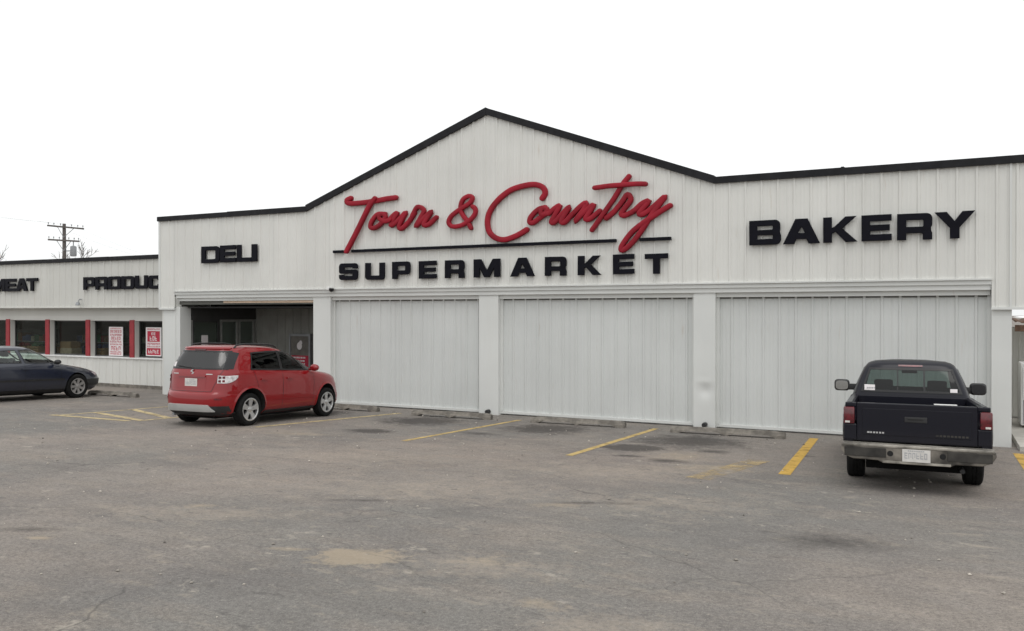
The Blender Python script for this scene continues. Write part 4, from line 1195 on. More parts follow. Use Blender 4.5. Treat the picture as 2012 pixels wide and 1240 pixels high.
def end_window(sh, hw, zlo, zhi, glassm, parent, front=False, nm='rear_window', border=0.03):
    """hw(v): half width from bottom (0) to top (1)"""
    g = end_patch(nm, sh, lambda v: -hw(v), lambda v: hw(v), zlo, zhi, 0.004, glassm, parent, front)
    H_ = zhi - zlo; mb = MB()
    for a in ((lambda v: -hw(v), lambda v: -hw(v) + border, zlo, zhi), (lambda v: hw(v) - border, lambda v: hw(v), zlo, zhi)):
        q = end_patch('seal', sh, a[0], a[1], a[2], a[3], 0.007, M['seal'], None, front, 3, 8)
        mb.add([v.co[:] for v in q.data.vertices], [list(p.vertices) for p in q.data.polygons]); bpy.data.objects.remove(q)
    for z0, z1 in ((zlo, zlo + border), (zhi - border, zhi)):
        va, vb = (z0 - zlo) / H_, (z1 - zlo) / H_
        q = end_patch('seal', sh, lambda v: -hw(va + (vb - va) * v) + border, lambda v: hw(va + (vb - va) * v) - border, z0, z1, 0.007, M['seal'], None, front, 20, 3)
        mb.add([v.co[:] for v in q.data.vertices], [list(p.vertices) for p in q.data.polygons]); bpy.data.objects.remove(q)
    mb.build('seal', M['seal'], g)

    def test(c, n):
        if not (zlo + border * .7 < c.z < zhi - border * .7): return False
        v = (c.z - zlo) / H_
        return abs(c.y) < hw(v) - border * .7 and ((n.x > 0.15) if front else (n.x < -0.15)) and (c.x > 0.3 if front else True)
    return g, test


def make_wheel(parent, x, y, r, w, rim_r, rimmat, spokes=5, spoke_w=0.075, dish=0.02):
    """wheel facing outwards: tyre plus spoked rim"""
    sg = 1 if y > 0 else -1
    wh = empty('wheel', (x, y, r - 0.004), (0, random.uniform(0, 6), 0), parent)
    hw = w / 2
    prof = [(rim_r, -hw * .82), (rim_r + 0.02, -hw * .95), ((r + rim_r) / 2 + 0.01, -hw), (r - 0.03, -hw * .96), (r - 0.006, -hw * .80), (r, -hw * .62), (r, -hw * .22), (r - .008, -hw * .20), (r - .008, -hw * .14), (r, -hw * .12), (r, hw * .12), (r - .008, hw * .14), (r - .008, hw * .20), (r, hw * .22), (r, hw * .62), (r - 0.006, hw * .80), (r - 0.03, hw * .96), ((r + rim_r) / 2 + 0.01, hw), (rim_r + 0.02, hw * .95), (rim_r, hw * .82)]
    MB().lathe(prof, 40, 'y', close=True).build('tyre', M['tyre'], wh, True)
    o = sg * hw
    MB().lathe([(0.001, o * .2), (rim_r * .98, o * .2)], 28, 'y').build('brake_disc', M['brake'], wh, True)
    rim = MB().lathe([(rim_r - .022, o * .45), (rim_r - .018, o * .90), (rim_r - 0.004, o * .98), (rim_r + .010, o * .97), (rim_r + .008, o * .80), (rim_r, o * .3)], 40, 'y')
    for k in range(spokes):
        a = 2 * math.pi * k / spokes
        ca, sa = math.cos(a), math.sin(a)
        pts = []
        for rr_, ww, dd in ((0.035, spoke_w * .42, 0.80), (rim_r * .5, spoke_w * .42, 0.86 - dish), (rim_r - .012, spoke_w * .62, 0.90)):
            for s2 in (-1, 1):
                for dep in (0, -0.035):
                    lx, lz = rr_, s2 * ww
                    pts.append((lx * ca - lz * sa, o * dd + sg * dep, lx * sa + lz * ca))
        f = []
        for b in (0, 4):
            f += [(b, b + 2, b + 6, b + 4), (b + 1, b + 5, b + 7, b + 3), (b, b + 4, b + 5, b + 1), (b + 2, b + 3, b + 7, b + 6)]
        rim.add(pts, f)
    rim.lathe([(0.001, o * .94), (0.03, o * .93), (0.055, o * .84), (0.06, o * .7)], 16, 'y')
    rim.build('rim', rimmat, wh, True, 30)
    return wh


def seat(parent, x, y, mat=None):
    mb = MB().cbox(x - 0.25, x + 0.25, y - 0.24, y + 0.24, 0.42, 0.58, 0.04)
    b = MB().cbox(-0.06, 0.06, y - 0.23, y + 0.23, 0.0, 0.56, 0.045)
    h = MB().cbox(-0.045, 0.045, y - 0.13, y + 0.13, 0.60, 0.76, 0.035)
    for q in (b, h):
        q.v = [(px_ - 0.25 * pz_ + x - 0.22, py_, pz_ + 0.52) for px_, py_, pz_ in q.v]
        mb.add(q.v, q.f)
    return mb.build('seat', mat or M['seat'], parent, True)


def plate(parent, x, y, z, w=0.305, h=0.152, seed=1):
    """licence plate on a rear face, with rows of characters"""
    p = MB().cbox(x - 0.008, x, y - w / 2, y + w / 2, z - h / 2, z + h / 2, 0.003).build('licence_plate', M['plate'], parent)
    rnd = random.Random(seed); mb = MB(); n = 6; cw = w * 0.84 / n
    for i in range(n):
        ya = y + w * 0.42 - i * cw; k = rnd.randint(0, 3); t = cw * 0.2; hh = h * 0.48; zb = z - h * 0.24
        mb.box(x - 0.010, x - 0.0078, ya - t, ya, zb, zb + hh)
        if k != 1: mb.box(x - 0.010, x - 0.0078, ya - cw * .75, ya - t, zb + hh * .82, zb + hh)
        if k != 2: mb.box(x - 0.010, x - 0.0078, ya - cw * .75, ya - t, zb, zb + hh * .18)
        if k in (0, 2): mb.box(x - 0.010, x - 0.0078, ya - cw * .75, ya - cw * .55, zb + hh * .18, zb + hh * .82)
        if k in (1, 3): mb.box(x - 0.010, x - 0.0078, ya - cw * .7, ya - t, zb + hh * .42, zb + hh * .58)
    for i in range(8):
        ya = y + w * 0.3 - i * w * .075; mb.box(x - 0.010, x - 0.0078, ya - w * .05, ya, z + h * .34, z + h * .43)
    mb.build('characters', M['plateink'], p)
    return p


PITCHN = math.atan(SLOPE)


def vehicle(name, x, y, heading, label, cat):
    """heading: degrees left of straight at the shop"""
    return tag(empty(name, (x, y, gz(y)), (0, PITCHN, R(90 + heading))), label, cat)


# ------------------------------------------------------------------ red hatchback SUV
def red_suv():
    v = vehicle('red_suv', -12.92, -3.86, 2.5, 'red compact hatchback SUV with silver wheels parked nose-in by the entrance', 'car')
    S = Shell([(0.20, -1.80, 1.80, .70, 6, 6), (0.27, -1.97, 1.94, .80, 5, 5), (0.36, -2.03, 2.00, .845, 4.5, 4.5), (0.48, -2.055, 2.04, .862, 4.5, 4), (0.60, -2.05, 2.04, .868, 4.5, 3.6),
               (0.645, -2.035, 2.03, .868, 4.5, 3.6), (0.672, -1.985, 2.02, .868, 5, 3.6), (0.80, -1.965, 1.98, .866, 5, 3.4), (0.88, -1.955, 1.90, .860, 5, 3.4), (0.94, -1.95, 1.74, .852, 5, 3.4),
               (0.985, -1.945, 1.48, .842, 5, 3.6), (1.02, -1.94, 1.20, .832, 5, 3.8), (1.05, -1.93, 1.04, .818, 5, 4), (1.08, -1.92, 0.93, .802, 5, 4.2), (1.20, -1.875, 0.70, .762, 5, 4.5), (1.32, -1.82, 0.45, .716, 4.8, 4.5),
               (1.42, -1.765, 0.22, .668, 4.6, 4.4), (1.48, -1.735, 0.05, .630, 4.4, 4.2), (1.52, -1.71, -0.09, .590, 4.2, 4), (1.548, -1.64, -0.26, .530, 4, 3.6), (1.566, -1.48, -0.46, .430, 3.6, 3.2), (1.575, -1.25, -0.66, .28, 3, 3)])
    holes = []
    holes.append(side_window(S, [(-1.22, 1.09), (-0.50, 1.065), (0.30, 1.045), (0.80, 1.04)], [(-1.10, 1.43), (-0.55, 1.462), (-0.10, 1.455), (0.02, 1.42)], M['carglass'], v, 0.035))
    g, h = end_window(S, lambda q: 0.70 - 0.10 * q, 1.10, 1.46, M['rearglass'], v, border=0.03); holes.append(h)
    g2, h = end_window(S, lambda q: 0.66 - 0.08 * q, 1.09, 1.46, M['clearglass'], v, True, 'windscreen'); holes.append(h)
    body = S.body('body', M['redpaint'], v, (-1.23, 1.23), 0.405, 0.335, holes)
    # B pillar and black quarter panel edge
    for sg in (1, -1):
        side_patch('pillar', S, [(-0.36, 1.06), (-0.28, 1.06)], [(-0.34, 1.46), (-0.27, 1.46)], sg, 0.010, M['seal'], v, 2, 8)
        side_patch('pillar', S, [(0.44, 1.05), (0.50, 1.05)], [(0.10, 1.42), (0.14, 1.42)], sg, 0.010, M['seal'], v, 2, 8)
        # sill cladding, door shut lines, door handles, rub strip, mirrors, roof rails
        side_patch('sill', S, [(-0.80, 0.215), (0.80, 0.215)], [(-0.80, 0.275), (0.80, 0.275)], sg, 0.010, M['plastic'], v, 20, 4, 0.03)
        side_patch('rub_strip', S, [(-0.80, 0.475), (0.80, 0.475)], [(-0.80, 0.50), (0.80, 0.50)], sg, 0.006, M['redpaint'], v, 20, 2, 0.01)
        for xa, xb in (((0.70, 0.33), (0.72, 1.03)), ((-0.31, 0.33), (-0.31, 1.05)), ((-1.02, 0.70), (-1.16, 1.07))):
            side_patch('shut_line', S, [(xa[0] - .004, xa[1]), (xa[0] + .004, xa[1])], [(xb[0] - .004, xb[1]), (xb[0] + .004, xb[1])], sg, 0.0025, M['seal'], v, 1, 10)
        for xh in (-0.20, -0.98):
            side_patch('door_handle', S, [(xh, 0.885), (xh + .17, 0.885)], [(xh, 0.915), (xh + .17, 0.915)], sg, 0.028, M['redpaint'], v, 6, 2, 0.028)
        ml = MB()
        bm = bmesh.new(); bmesh.ops.create_uvsphere(bm, u_segments=14, v_segments=10, radius=1, matrix=Matrix.Translation((0.62, sg * 0.93, 1.10)) @ Matrix.Diagonal((0.07, 0.115, 0.075, 1)))
        bm.verts.index_update(); ml.add([q.co[:] for q in bm.verts], [[q.index for q in fc.verts] for fc in bm.faces]); bm.free()
        ml.tube([(0.64, sg * 0.78, 1.06), (0.62, sg * 0.88, 1.08)], 0.03)
        ml.build('mirror', M['redpaint'], v, True)
        ry = sg * 0.565
        MB().tube([(-1.45, ry, 1.515), (-1.38, ry, 1.572), (-1.2, ry, 1.592), (-0.5, ry, 1.592), (-0.34, ry, 1.575), (-0.22, ry, 1.53)], [.016, .018, .018, .018, .018, .016], 8).build('roof_rail', M['plastic'], v, True)
        # wheel-arch lip
        for ax_ in (-1.23, 1.23):
            vv, ff = [], []
            for k in range(31):
                t = R(-8 + 196 * k / 30)
                for rr_ in (0.402, 0.440):
                    x_, z_ = ax_ + rr_ * math.cos(t), 0.335 + rr_ * math.sin(t); vv.append((x_, sg * (S.side_y(x_, max(z_, .22)) + (0.016 if rr_ < .42 else 0.003)), z_))
            ff = [(2 * k, 2 * k + 1, 2 * k + 3, 2 * k + 2) for k in range(30)]
            mesh_obj('arch_lip', vv, ff, M['redpaint'], v, True, 60)
        # lamps: gridded red inner half, clear outer spear
        perim_patch('tail_lamp', S, 0.60, 0.745, 0.845, lambda u: 0.995 - 0.01 * u, sg, 0.008, M['lampred'] if sg > 0 else M['lampclear'], v, 12, 5, 0.03)
        perim_patch('tail_lamp', S, 0.745, 0.99, lambda u: 0.845 + 0.105 * u ** 2.2, lambda u: 0.985 + 0.012 * u, sg, 0.010, M['lampclear'], v, 16, 5, 0.03)
        mb = MB()
        for k in range(2):
            for j in range(2):
                p, n = S.perim(0.64 + 0.07 * k, 0.885 + 0.07 * j, sg); t_ = Vector((-n.y, n.x, 0))
                c = [p + n * 0.0095 + t_ * (0.024 * a) + Vector((0, 0, 0.022 * b)) for a, b in ((-1, -1), (1, -1), (1, 1), (-1, 1))]
                c2 = [q + n * 0.003 for q in c]
                mb.add(c + c2, [(0, 1, 2, 3), (4, 5, 6, 7), (0, 1, 5, 4), (1, 2, 6, 5), (2, 3, 7, 6), (3, 0, 4, 7)])
        mb.build('lamp_cell', M['lampred'], v)
        perim_patch('quarter_glass', S, 0.66, 0.86, lambda u: 1.115, lambda u: 1.45 - 0.03 * u, sg, 0.008, M['lensdark'], v, 10, 8, 0.012)
        perim_patch('reflector', S, 0.60, 0.74, 0.53, 0.56, sg, 0.006, M['lampred'], v, 6, 2, 0.01)
        # headlamps (front, out of sight from here)
    end_patch('lower_valance', S, -0.74, 0.74, 0.215, 0.41, 0.006, M['plastic'], v, nu=24, nv=6, skirt=0.03)
    # silver skid plate
    end_patch('skid_plate', S, lambda q: -0.58 + 0.10 * q, lambda q: 0.58 - 0.10 * q, 0.315, 0.435, 0.032, M['silver'], v, nu=20, nv=4, skirt=0.05)
    # hatch: recessed number plate area, shut lines, emblem, handle bar, wiper, spoiler, stop lamp
    end_patch('plate_recess', S, -0.36, 0.36, 0.73, 0.955, 0.0025, M['redpaint'], v, nu=12, nv=4)
    end_patch('hatch_handle', S, -0.34, 0.34, 0.955, 0.985, 0.022, M['redpaint'], v, nu=14, nv=2, skirt=0.03)
    for z0, z1, y0, y1 in ((0.678, 0.686, -0.50, 0.50),):
        end_patch('shut_line', S, y0, y1, z0, z1, 0.003, M['seal'], v, nu=20, nv=1)
    for sg in (1, -1):
        end_patch('shut_line', S, (lambda q, sg=sg: sg * (0.50 + 0.15 * q) - .004), (lambda q, sg=sg: sg * (0.50 + 0.15 * q) + .004), 0.685, 1.09, 0.003, M['seal'], v, nu=1, nv=8)
        end_patch('badge', S, sg * 0.42 - 0.07, sg * 0.42 + 0.07, 1.005, 1.02, 0.005, M['silver'], v, nu=4, nv=1, skirt=0.004)
    x_ = S.rear_x(0, 1.05)
    em = [(0.055, 0), (0.02, 0.045), (-0.02, 0.045), (0.01, 0.0), (-0.055, 0), (-0.02, -0.045), (0.02, -0.045), (-0.01, 0.0)]
    MB().prism([(a, 1.05 + b) for a, b in [(0.05, 0.012), (0.012, 0.046), (-0.028, 0.046), (0.006, 0.012), (-0.05, -0.012), (-0.012, -0.046), (0.028, -0.046), (-0.006, -0.012)]], x_ - 0.012, x_ + 0.01, 'x').build('emblem', M['alloy'], v)
    plate(v, S.rear_x(0, 0.85) - 0.004, 0, 0.845, 0.31, 0.16, 3)
    xw = S.rear_x(0.1, 1.14) - 0.02
    MB().tube([(xw + .02, 0.0, 1.115), (xw, 0.05, 1.13), (xw + 0.012, 0.42, 1.165)], [0.018, 0.012, 0.006], 6).build('wiper', M['plastic'], v, True)
    end_patch('sticker', S, 0.50, 0.60, 1.14, 1.23, 0.0055, M['paper'], v, nu=4, nv=3)
    end_patch('stop_lamp', S, -0.14, 0.14, 1.468, 1.486, 0.012, M['lampred'], v, nu=6, nv=2, skirt=0.01)
    # roof spoiler lip
    end_patch('spoiler', S, -0.56, 0.56, 1.488, 1.512, 0.022, M['redpaint'], v, nu=20, nv=3, skirt=0.04)
    for ax_ in (-1.23, 1.23):
        for sg in (1, -1): make_wheel(v, ax_, sg * 0.735, 0.322, 0.205, 0.215, M['alloy'], 5, 0.10)
    for y_ in (0.35, -0.35): seat(v, 0.2, y_); seat(v, -0.62, y_)
    MB().box(-1.7, 1.0, -0.68, 0.68, 0.30, 0.36).box(0.75, 1.0, -0.68, 0.68, 0.36, 0.98).build('cabin_floor', M['dark'], v)
    MB().box(-1.75, 1.75, -0.42, 0.42, 0.155, 0.23).box(-0.82, 0.82, -0.70, 0.70, 0.160, 0.222).build('added_shade_pan', M['shade_pan'], v)  # pan added low down to deepen the shade beneath the car
    MB().tube([(-1.95, 0.45, 0.22), (-1.6, 0.45, 0.24)], 0.03, 10).build('exhaust', M['galv'], v, True)
    return v


red_suv()


# ------------------------------------------------------------------ dark blue sedan
def blue_sedan():
    v = vehicle('blue_sedan', -21.62, -3.80, 1.0, 'dark blue four-door sedan cut off by the left edge, nose towards the shop windows', 'car')
    S = Shell([(0.19, -2.2, 2.10, .76, 5, 5), (0.27, -2.40, 2.30, .85, 4, 3.6), (0.40, -2.48, 2.40, .90, 3.6, 3.2), (0.50, -2.50, 2.42, .915, 3.4, 3.0), (0.60, -2.49, 2.38, .92, 3.4, 2.9),
               (0.68, -2.47, 2.27, .918, 3.4, 2.9), (0.75, -2.45, 2.08, .91, 3.4, 2.9), (0.81, -2.40, 1.82, .90, 3.4, 3), (0.86, -2.28, 1.52, .885, 3.4, 3.2), (0.90, -2.10, 1.26, .865, 3.4, 3.5), (0.935, -1.90, 1.10, .842, 3.6, 3.8),
               (0.97, -1.75, 0.99, .815, 3.8, 4), (1.05, -1.55, 0.80, .770, 4, 4.2), (1.15, -1.33, 0.63, .715, 4, 4.2), (1.25, -1.10, 0.43, .650, 4, 4), (1.32, -0.92, 0.27, .595, 4, 3.8), (1.36, -0.78, 0.15, .54, 3.8, 3.5), (1.385, -0.64, 0.02, .43, 3.4, 3.2), (1.395, -0.52, -0.12, .25, 3, 3)])
    holes = [side_window(S, [(-0.12, 0.955), (0.35, 0.95), (0.82, 0.945)], [(-0.20, 1.295), (-0.02, 1.30), (0.20, 1.285)], M['clearglass'], v, 0.025, 'front_window'),
             side_window(S, [(-1.22, 0.965), (-0.7, 0.96), (-0.20, 0.957)], [(-0.90, 1.24), (-0.55, 1.285), (-0.28, 1.293)], M['clearglass'], v, 0.025, 'rear_side_window')]
    g, h = end_window(S, lambda q: 0.70 - 0.12 * q, 0.99, 1.32, M['clearglass'], v, True, 'windscreen'); holes.append(h)
    g, h = end_window(S, lambda q: 0.68 - 0.12 * q, 0.99, 1.32, M['clearglass'], v); holes.append(h)
    S.body('body', M['bluepaint'], v, (-1.37, 1.37), 0.365, 0.325, holes)
    for sg in (1, -1):
        side_patch('rub_strip', S, [(-0.95, 0.50), (0.95, 0.50)], [(-0.95, 0.545), (0.95, 0.545)], sg, 0.012, M['plastic'], v, 20, 2, 0.012)
        side_patch('sill', S, [(-0.98, 0.20), (0.98, 0.20)], [(-0.98, 0.27), (0.98, 0.27)], sg, 0.006, M['plastic'], v, 20, 2, 0.02)
        for xa, xb in (((0.86, 0.28), (0.84, 0.93)), ((-0.16, 0.28), (-0.16, 0.95))):
            side_patch('shut_line', S, [(xa[0] - .004, xa[1]), (xa[0] + .004, xa[1])], [(xb[0] - .004, xb[1]), (xb[0] + .004, xb[1])], sg, 0.0025, M['seal'], v, 1, 10)
        side_patch('door_handle', S, [(-0.26, 0.80), (-0.08, 0.80)], [(-0.26, 0.83), (-0.08, 0.83)], sg, 0.022, M['bluepaint'], v, 6, 2, 0.02)
        ml = MB(); bm = bmesh.new()
        bmesh.ops.create_uvsphere(bm, u_segments=14, v_segments=10, radius=1, matrix=Matrix.Translation((0.70, sg * 0.94, 0.985)) @ Matrix.Diagonal((0.08, 0.10, 0.062, 1)))
        bm.verts.index_update(); ml.add([q.co[:] for q in bm.verts], [[q.index for q in fc.verts] for fc in bm.faces]); bm.free()
        ml.tube([(0.72, sg * 0.80, 0.95), (0.70, sg * 0.90, 0.97)], 0.028)
        ml.build('mirror', M['plastic'], v, True)
        end_patch('headlamp', S, sg * 0.50 - 0.14, sg * 0.50 + 0.12, 0.60, 0.68, 0.006, M['lampclear'], v, True, 10, 4, 0.02)
        end_patch('tail_lamp', S, sg * 0.62 - 0.15, sg * 0.62 + 0.15, 0.66, 0.80, 0.006, M['lampred'], v, False, 10, 4, 0.02)
    end_patch('grille', S, -0.25, 0.25, 0.56, 0.64, 0.006, M['plastic'], v, True, 8, 3, 0.02)
    end_patch('bumper', S, -0.80, 0.80, 0.33, 0.50, 0.014, M['plastic'], v, True, 24, 4, 0.03)
    for ax_ in (-1.37, 1.37):
        for sg in (1, -1): make_wheel(v, ax_, sg * 0.775, 0.322, 0.205, 0.205, M['dullalloy'], 7, 0.07)
    for y_ in (0.37, -0.37): seat(v, 0.0, y_); seat(v, -0.85, y_)
    MB().box(-2.0, 2.0, -0.42, 0.42, 0.145, 0.22).box(-0.98, 0.98, -0.74, 0.74, 0.150, 0.212).build('added_shade_pan', M['shade_pan'], v)  # added pan, keeps light off the ground below the sedan
    MB().box(-1.6, 1.0, -0.68, 0.68, 0.28, 0.34).box(0.62, 1.0, -0.66, 0.66, 0.35, 0.90).build('cabin_floor', M['dark'], v)
    return v


blue_sedan()


# ------------------------------------------------------------------ navy pickup
def pickup():
    v = vehicle('pickup_truck', -0.29, -5.06, 3.0, 'dark navy pickup truck seen from behind with tailgate up and grimy bumper', 'pickup')
    S = Shell([(0.30, 0.98, 3.85, .70, 12, 6), (0.40, 0.975, 4.0, .79, 12, 5), (0.60, 0.975, 4.05, .825, 12, 5), (0.85, 0.975, 4.0, .83, 12, 5), (0.93, 0.975, 3.9, .82, 12, 5), (0.98, 0.975, 3.5, .81, 12, 5), (1.02, 0.978, 3.05, .80, 11, 5),
               (1.06, 0.985, 2.85, .785, 10, 5), (1.20, 1.02, 2.62, .735, 9, 5), (1.35, 1.075, 2.36, .675, 8, 5), (1.46, 1.12, 2.12, .62, 7, 4.5), (1.52, 1.16, 1.98, .575, 6, 4.2), (1.555, 1.22, 1.84, .50, 5, 4), (1.575, 1.34, 1.70, .38, 4, 3.5), (1.583, 1.45, 1.60, .22, 3, 3)])
    holes = []
    g, h = end_window(S, lambda q: 0.665 - 0.115 * q, 1.105, 1.455, M['truckglass'], v, border=0.03); holes.append(h)
    # slider posts in the rear window
    end_patch('slider_post', S, -0.19, -0.165, 1.115, 1.45, 0.009, M['seal'], g, nu=2, nv=6)
    end_patch('slider_post', S, 0.165, 0.178, 1.115, 1.45, 0.009, M['seal'], g, nu=2, nv=6)
    g2, h = end_window(S, lambda q: 0.66 - 0.10 * q, 1.09, 1.46, M['clearglass'], v, True, 'windscreen'); holes.append(h)
    holes.append(side_window(S, [(1.28, 1.09), (2.0, 1.08), (2.52, 1.075)], [(1.36, 1.45), (1.8, 1.455), (1.98, 1.43)], M['truckglass'], v, 0.03))
    S.body('cab', M['navypaint'], v, (3.05,), 0.39, 0.34, holes)
    end_patch('sticker', S, 0.475, 0.615, 1.125, 1.205, 0.0095, M['paper'], v, nu=4, nv=3)
    mb = MB(); xs_ = S.rear_x(0.54, 1.165) - 0.0125
    for k in range(5): mb.box(xs_ - 0.004, xs_ + 0.001, 0.585 - k * 0.024 - 0.016, 0.585 - k * 0.024, 1.150, 1.170)
    mb.build('sticker_print', M['plateink'], v)
    end_patch('sticker', S, -0.60, -0.51, 1.125, 1.175, 0.0095, M['paper'], v, nu=4, nv=3)
    end_patch('stop_lamp', S, -0.16, 0.16, 1.478, 1.502, 0.008, M['lampred'], v, nu=6, nv=2, skirt=0.012)
    # bed sides
    sec = [(.735, .42), (.800, .42), (.825, .55), (.832, .72), (.828, .90), (.815, 1.00), (.795, 1.055), (.765, 1.072), (.725, 1.068), (.705, 1.045), (.705, .62)]
    for sg in (1, -1):
        vv, ff = [], []
        st = [(-1.10, 0.035), (-1.085, 0.012), (-1.05, 0.0)] + [(-1.0 + 1.95 * k / 20, 0.0) for k in range(21)]
        for x_, ins in st:
            for y_, z_ in sec: vv.append((x_, sg * (y_ - (ins if y_ > .75 else 0)), z_))
        m = len(sec)
        ff = [(i * m + j, i * m + (j + 1) % m, (i + 1) * m + (j + 1) % m, (i + 1) * m + j) for i in range(len(st) - 1) for j in range(m)] + [tuple(range(m)), tuple((len(st) - 1) * m + j for j in range(m))]
        o = mesh_obj('bed_side', vv, ff, M['navypaint'], None); o.data.materials.append(M['well'])
        cut = MB().prism([(0.40 * math.cos(2 * math.pi * k / 36), 0.34 + 0.40 * math.sin(2 * math.pi * k / 36)) for k in range(36)], sg * 0.5, sg * 1.2, 'y').build('cutter', M['navypaint'])
        cut.data.materials.append(M['well'])
        for p in cut.data.polygons: p.material_index = 1
        md = o.modifiers.new('arch', 'BOOLEAN'); md.object = cut; md.solver = 'EXACT'
        me = bpy.data.meshes.new_from_object(o.evaluated_get(bpy.context.evaluated_depsgraph_get()))
        o.modifiers.clear(); o.data = me; bpy.data.objects.remove(cut)
        me.shade_smooth(); me.set_sharp_from_angle(angle=R(35)); o.parent = v; o.name = 'bed_side'
        # inner wheel housing and tail lamp on the corner
        MB().cbox(-0.42, 0.42, min(sg * .50, sg * .70), max(sg * .50, sg * .70), 0.60, 0.80, 0.04).build('wheel_housing', M['navypaint'], v)
        lm = MB().cbox(-1.128, -1.03, min(sg * .690, sg * .822), max(sg * .690, sg * .822), 0.800, 1.010, 0.022).build('tail_lamp', M['lampred'], v, True)
        MB().box(-1.131, -1.127, min(sg * .745, sg * .80), max(sg * .745, sg * .80), 0.812, 0.836).build('reversing_lens', M['plate'], lm)
        MB().cbox(-1.112, -1.045, min(sg * .668, sg * .815), max(sg * .668, sg * .815), 0.600, 0.796, 0.012).build('corner_panel', M['navypaint'], v)
        MB().cbox(-1.112, -1.045, min(sg * .668, sg * .800), max(sg * .668, sg * .800), 1.014, 1.066, 0.012).build('corner_panel', M['navypaint'], v)
        # mirrors
        ml = MB(); bm = bmesh.new()
        bmesh.ops.create_cube(bm, size=1, matrix=Matrix.Translation((2.42, sg * 0.985, 1.130)) @ Matrix.Diagonal((0.12, 0.235, 0.185, 1)))
        bmesh.ops.bevel(bm, geom=list(bm.edges), offset=0.055, segments=5, profile=0.5, affect='EDGES')
        bm.verts.index_update(); ml.add([q.co[:] for q in bm.verts], [[q.index for q in fc.verts] for fc in bm.faces]); bm.free()
        ml.cbox(2.38, 2.46, min(sg * .70, sg * .90), max(sg * .70, sg * .90), 1.055, 1.155, 0.02)
        o = ml.build('mirror', M['plastic'], v, True)
        MB().prism([(sg * (0.985 + 0.095 * math.copysign(abs(math.cos(t)) ** .6, math.cos(t))), 1.130 + 0.074 * math.copysign(abs(math.sin(t)) ** .6, math.sin(t))) for t in [2 * math.pi * k / 20 for k in range(20)]], 2.355, 2.361, 'x').build('mirror_glass', M['mirrorglass'] if sg > 0 else M['lensdark'], o)
    # bed floor, bulkhead
    MB().box(-1.05, 0.93, -0.70, 0.70, 0.585, 0.615).build('bed_floor', M['navypaint'], v)
    MB().cbox(0.90, 0.945, -0.70, 0.70, 0.616, 1.055, 0.01).build('bulkhead', M['navypaint'], v)
    # tailgate with pressed panel, handle and badges
    tg = MB().cbox(-1.115, -1.055, -0.664, 0.664, 0.595, 1.068, 0.014).build('tailgate', M['navypaint'], v)
    MB().cbox(-1.121, -1.113, -0.60, 0.60, 0.675, 1.00, 0.004).build('pressed_panel', M['navypaint'], tg)
    MB().cbox(-1.126, -1.115, -0.125, 0.125, 0.845, 0.915, 0.008).build('handle_recess', M['plastic'], tg)
    MB().cbox(-1.138, -1.125, -0.085, 0.085, 0.885, 0.903, 0.004).build('handle', M['plastic'], tg)
    mb = MB()
    for k, w_ in enumerate((.028, .022, .024, .020, .024, .022)):
        y_ = 0.545 - k * 0.034; mb.box(-1.123, -1.1205, y_ - w_, y_, 0.695, 0.715)
    mb.build('badge', M['alloy'], tg)
    mb = MB()
    for k in range(9):
        y_ = -0.22 - k * 0.040; mb.box(-1.1225, -1.1205, y_ - .028, y_, 0.690, 0.712)
    mb.build('embossed_name', M['bumperdark'], tg)
    MB().cbox(-1.10, -1.04, -0.45, -0.20, 1.069, 1.082, 0.004).build('white_strip', M['white'], tg)
    # rear bumper: step bar with a lower middle and swept ends
    bp = [(-.835, .560), (.835, .560), (.845, .51), (.80, .43), (.70, .390), (.42, .385), (.36, .355), (-.36, .355), (-.42, .385), (-.70, .390), (-.80, .43), (-.845, .51)]
    bm_ = MB().prism(bp, -1.30, -1.245, 'x').build('bumper', M['bumper'], v)
    bv = bm_.modifiers.new('soft_edges', 'BEVEL'); bv.width = 0.012; bv.segments = 2
    MB().cbox(-1.31, -1.12, -.825, .825, .545, .582, 0.012).build('bumper_top', M['bumpertop'], v)
    for sg in (1, -1):
        MB().cbox(-1.312, -1.299, min(sg * .33, sg * .80), max(sg * .33, sg * .80), .425, .535, 0.006).build('step_pad', M['bumperdark'], v)
        MB().lathe([(0.001, -1.3035), (0.028, -1.3035), (0.034, -1.301), (0.034, -1.299)], 16, 'x', (0, sg * 0.285, 0.475)).build('ball_hole', M['well'], v)
        MB().box(-1.243, -0.9, sg * .45 - .03, sg * .45 + .03, .40, .50).build('bumper_bracket', M['plastic'], v)
    MB().cbox(-1.304, -1.299, -.25, .25, .395, .538, 0.002).build('plate_recess', M['bumper'], v)
    MB().cbox(-1.308, -1.299, -.37, .37, .362, .390, 0.003).build('lower_lip', M['bumpertop'], v)
    plate(v, -1.309, 0.0, 0.466, 0.305, 0.150, 9)
    MB().box(-0.98, 3.7, -.56, .56, .25, .355).box(-1.0, 0.9, -.45, .45, .45, .57).build('added_shade_pan', M['shade_pan'], v)  # added to stop light passing under the bed
    # frame, axle, spare
    MB().box(-1.0, 3.4, .38, .46, .36, .48).box(-1.0, 3.4, -.46, -.38, .36, .48).build('chassis_rail', M['well'], v)
    MB().tube([(0, -.65, .33), (0, .65, .33)], 0.06, 12).lathe([(0.001, -.15), (.12, -.1), (.14, 0), (.12, .1), (.001, .15)], 14, 'y', (0, 0, .33)).build('axle', M['well'], v, True)
    MB().tube([(-1.18, -.50, .30), (-0.6, -.50, .33)], 0.028, 10).build('exhaust', M['plastic'], v, True)
    for ax_ in (0.0, 3.05):
        for sg in (1, -1): make_wheel(v, ax_, sg * 0.70, 0.335, 0.225, 0.205, M['dullalloy'], 5, 0.09)
    for y_ in (0.36, -0.36): seat(v, 1.75, y_)
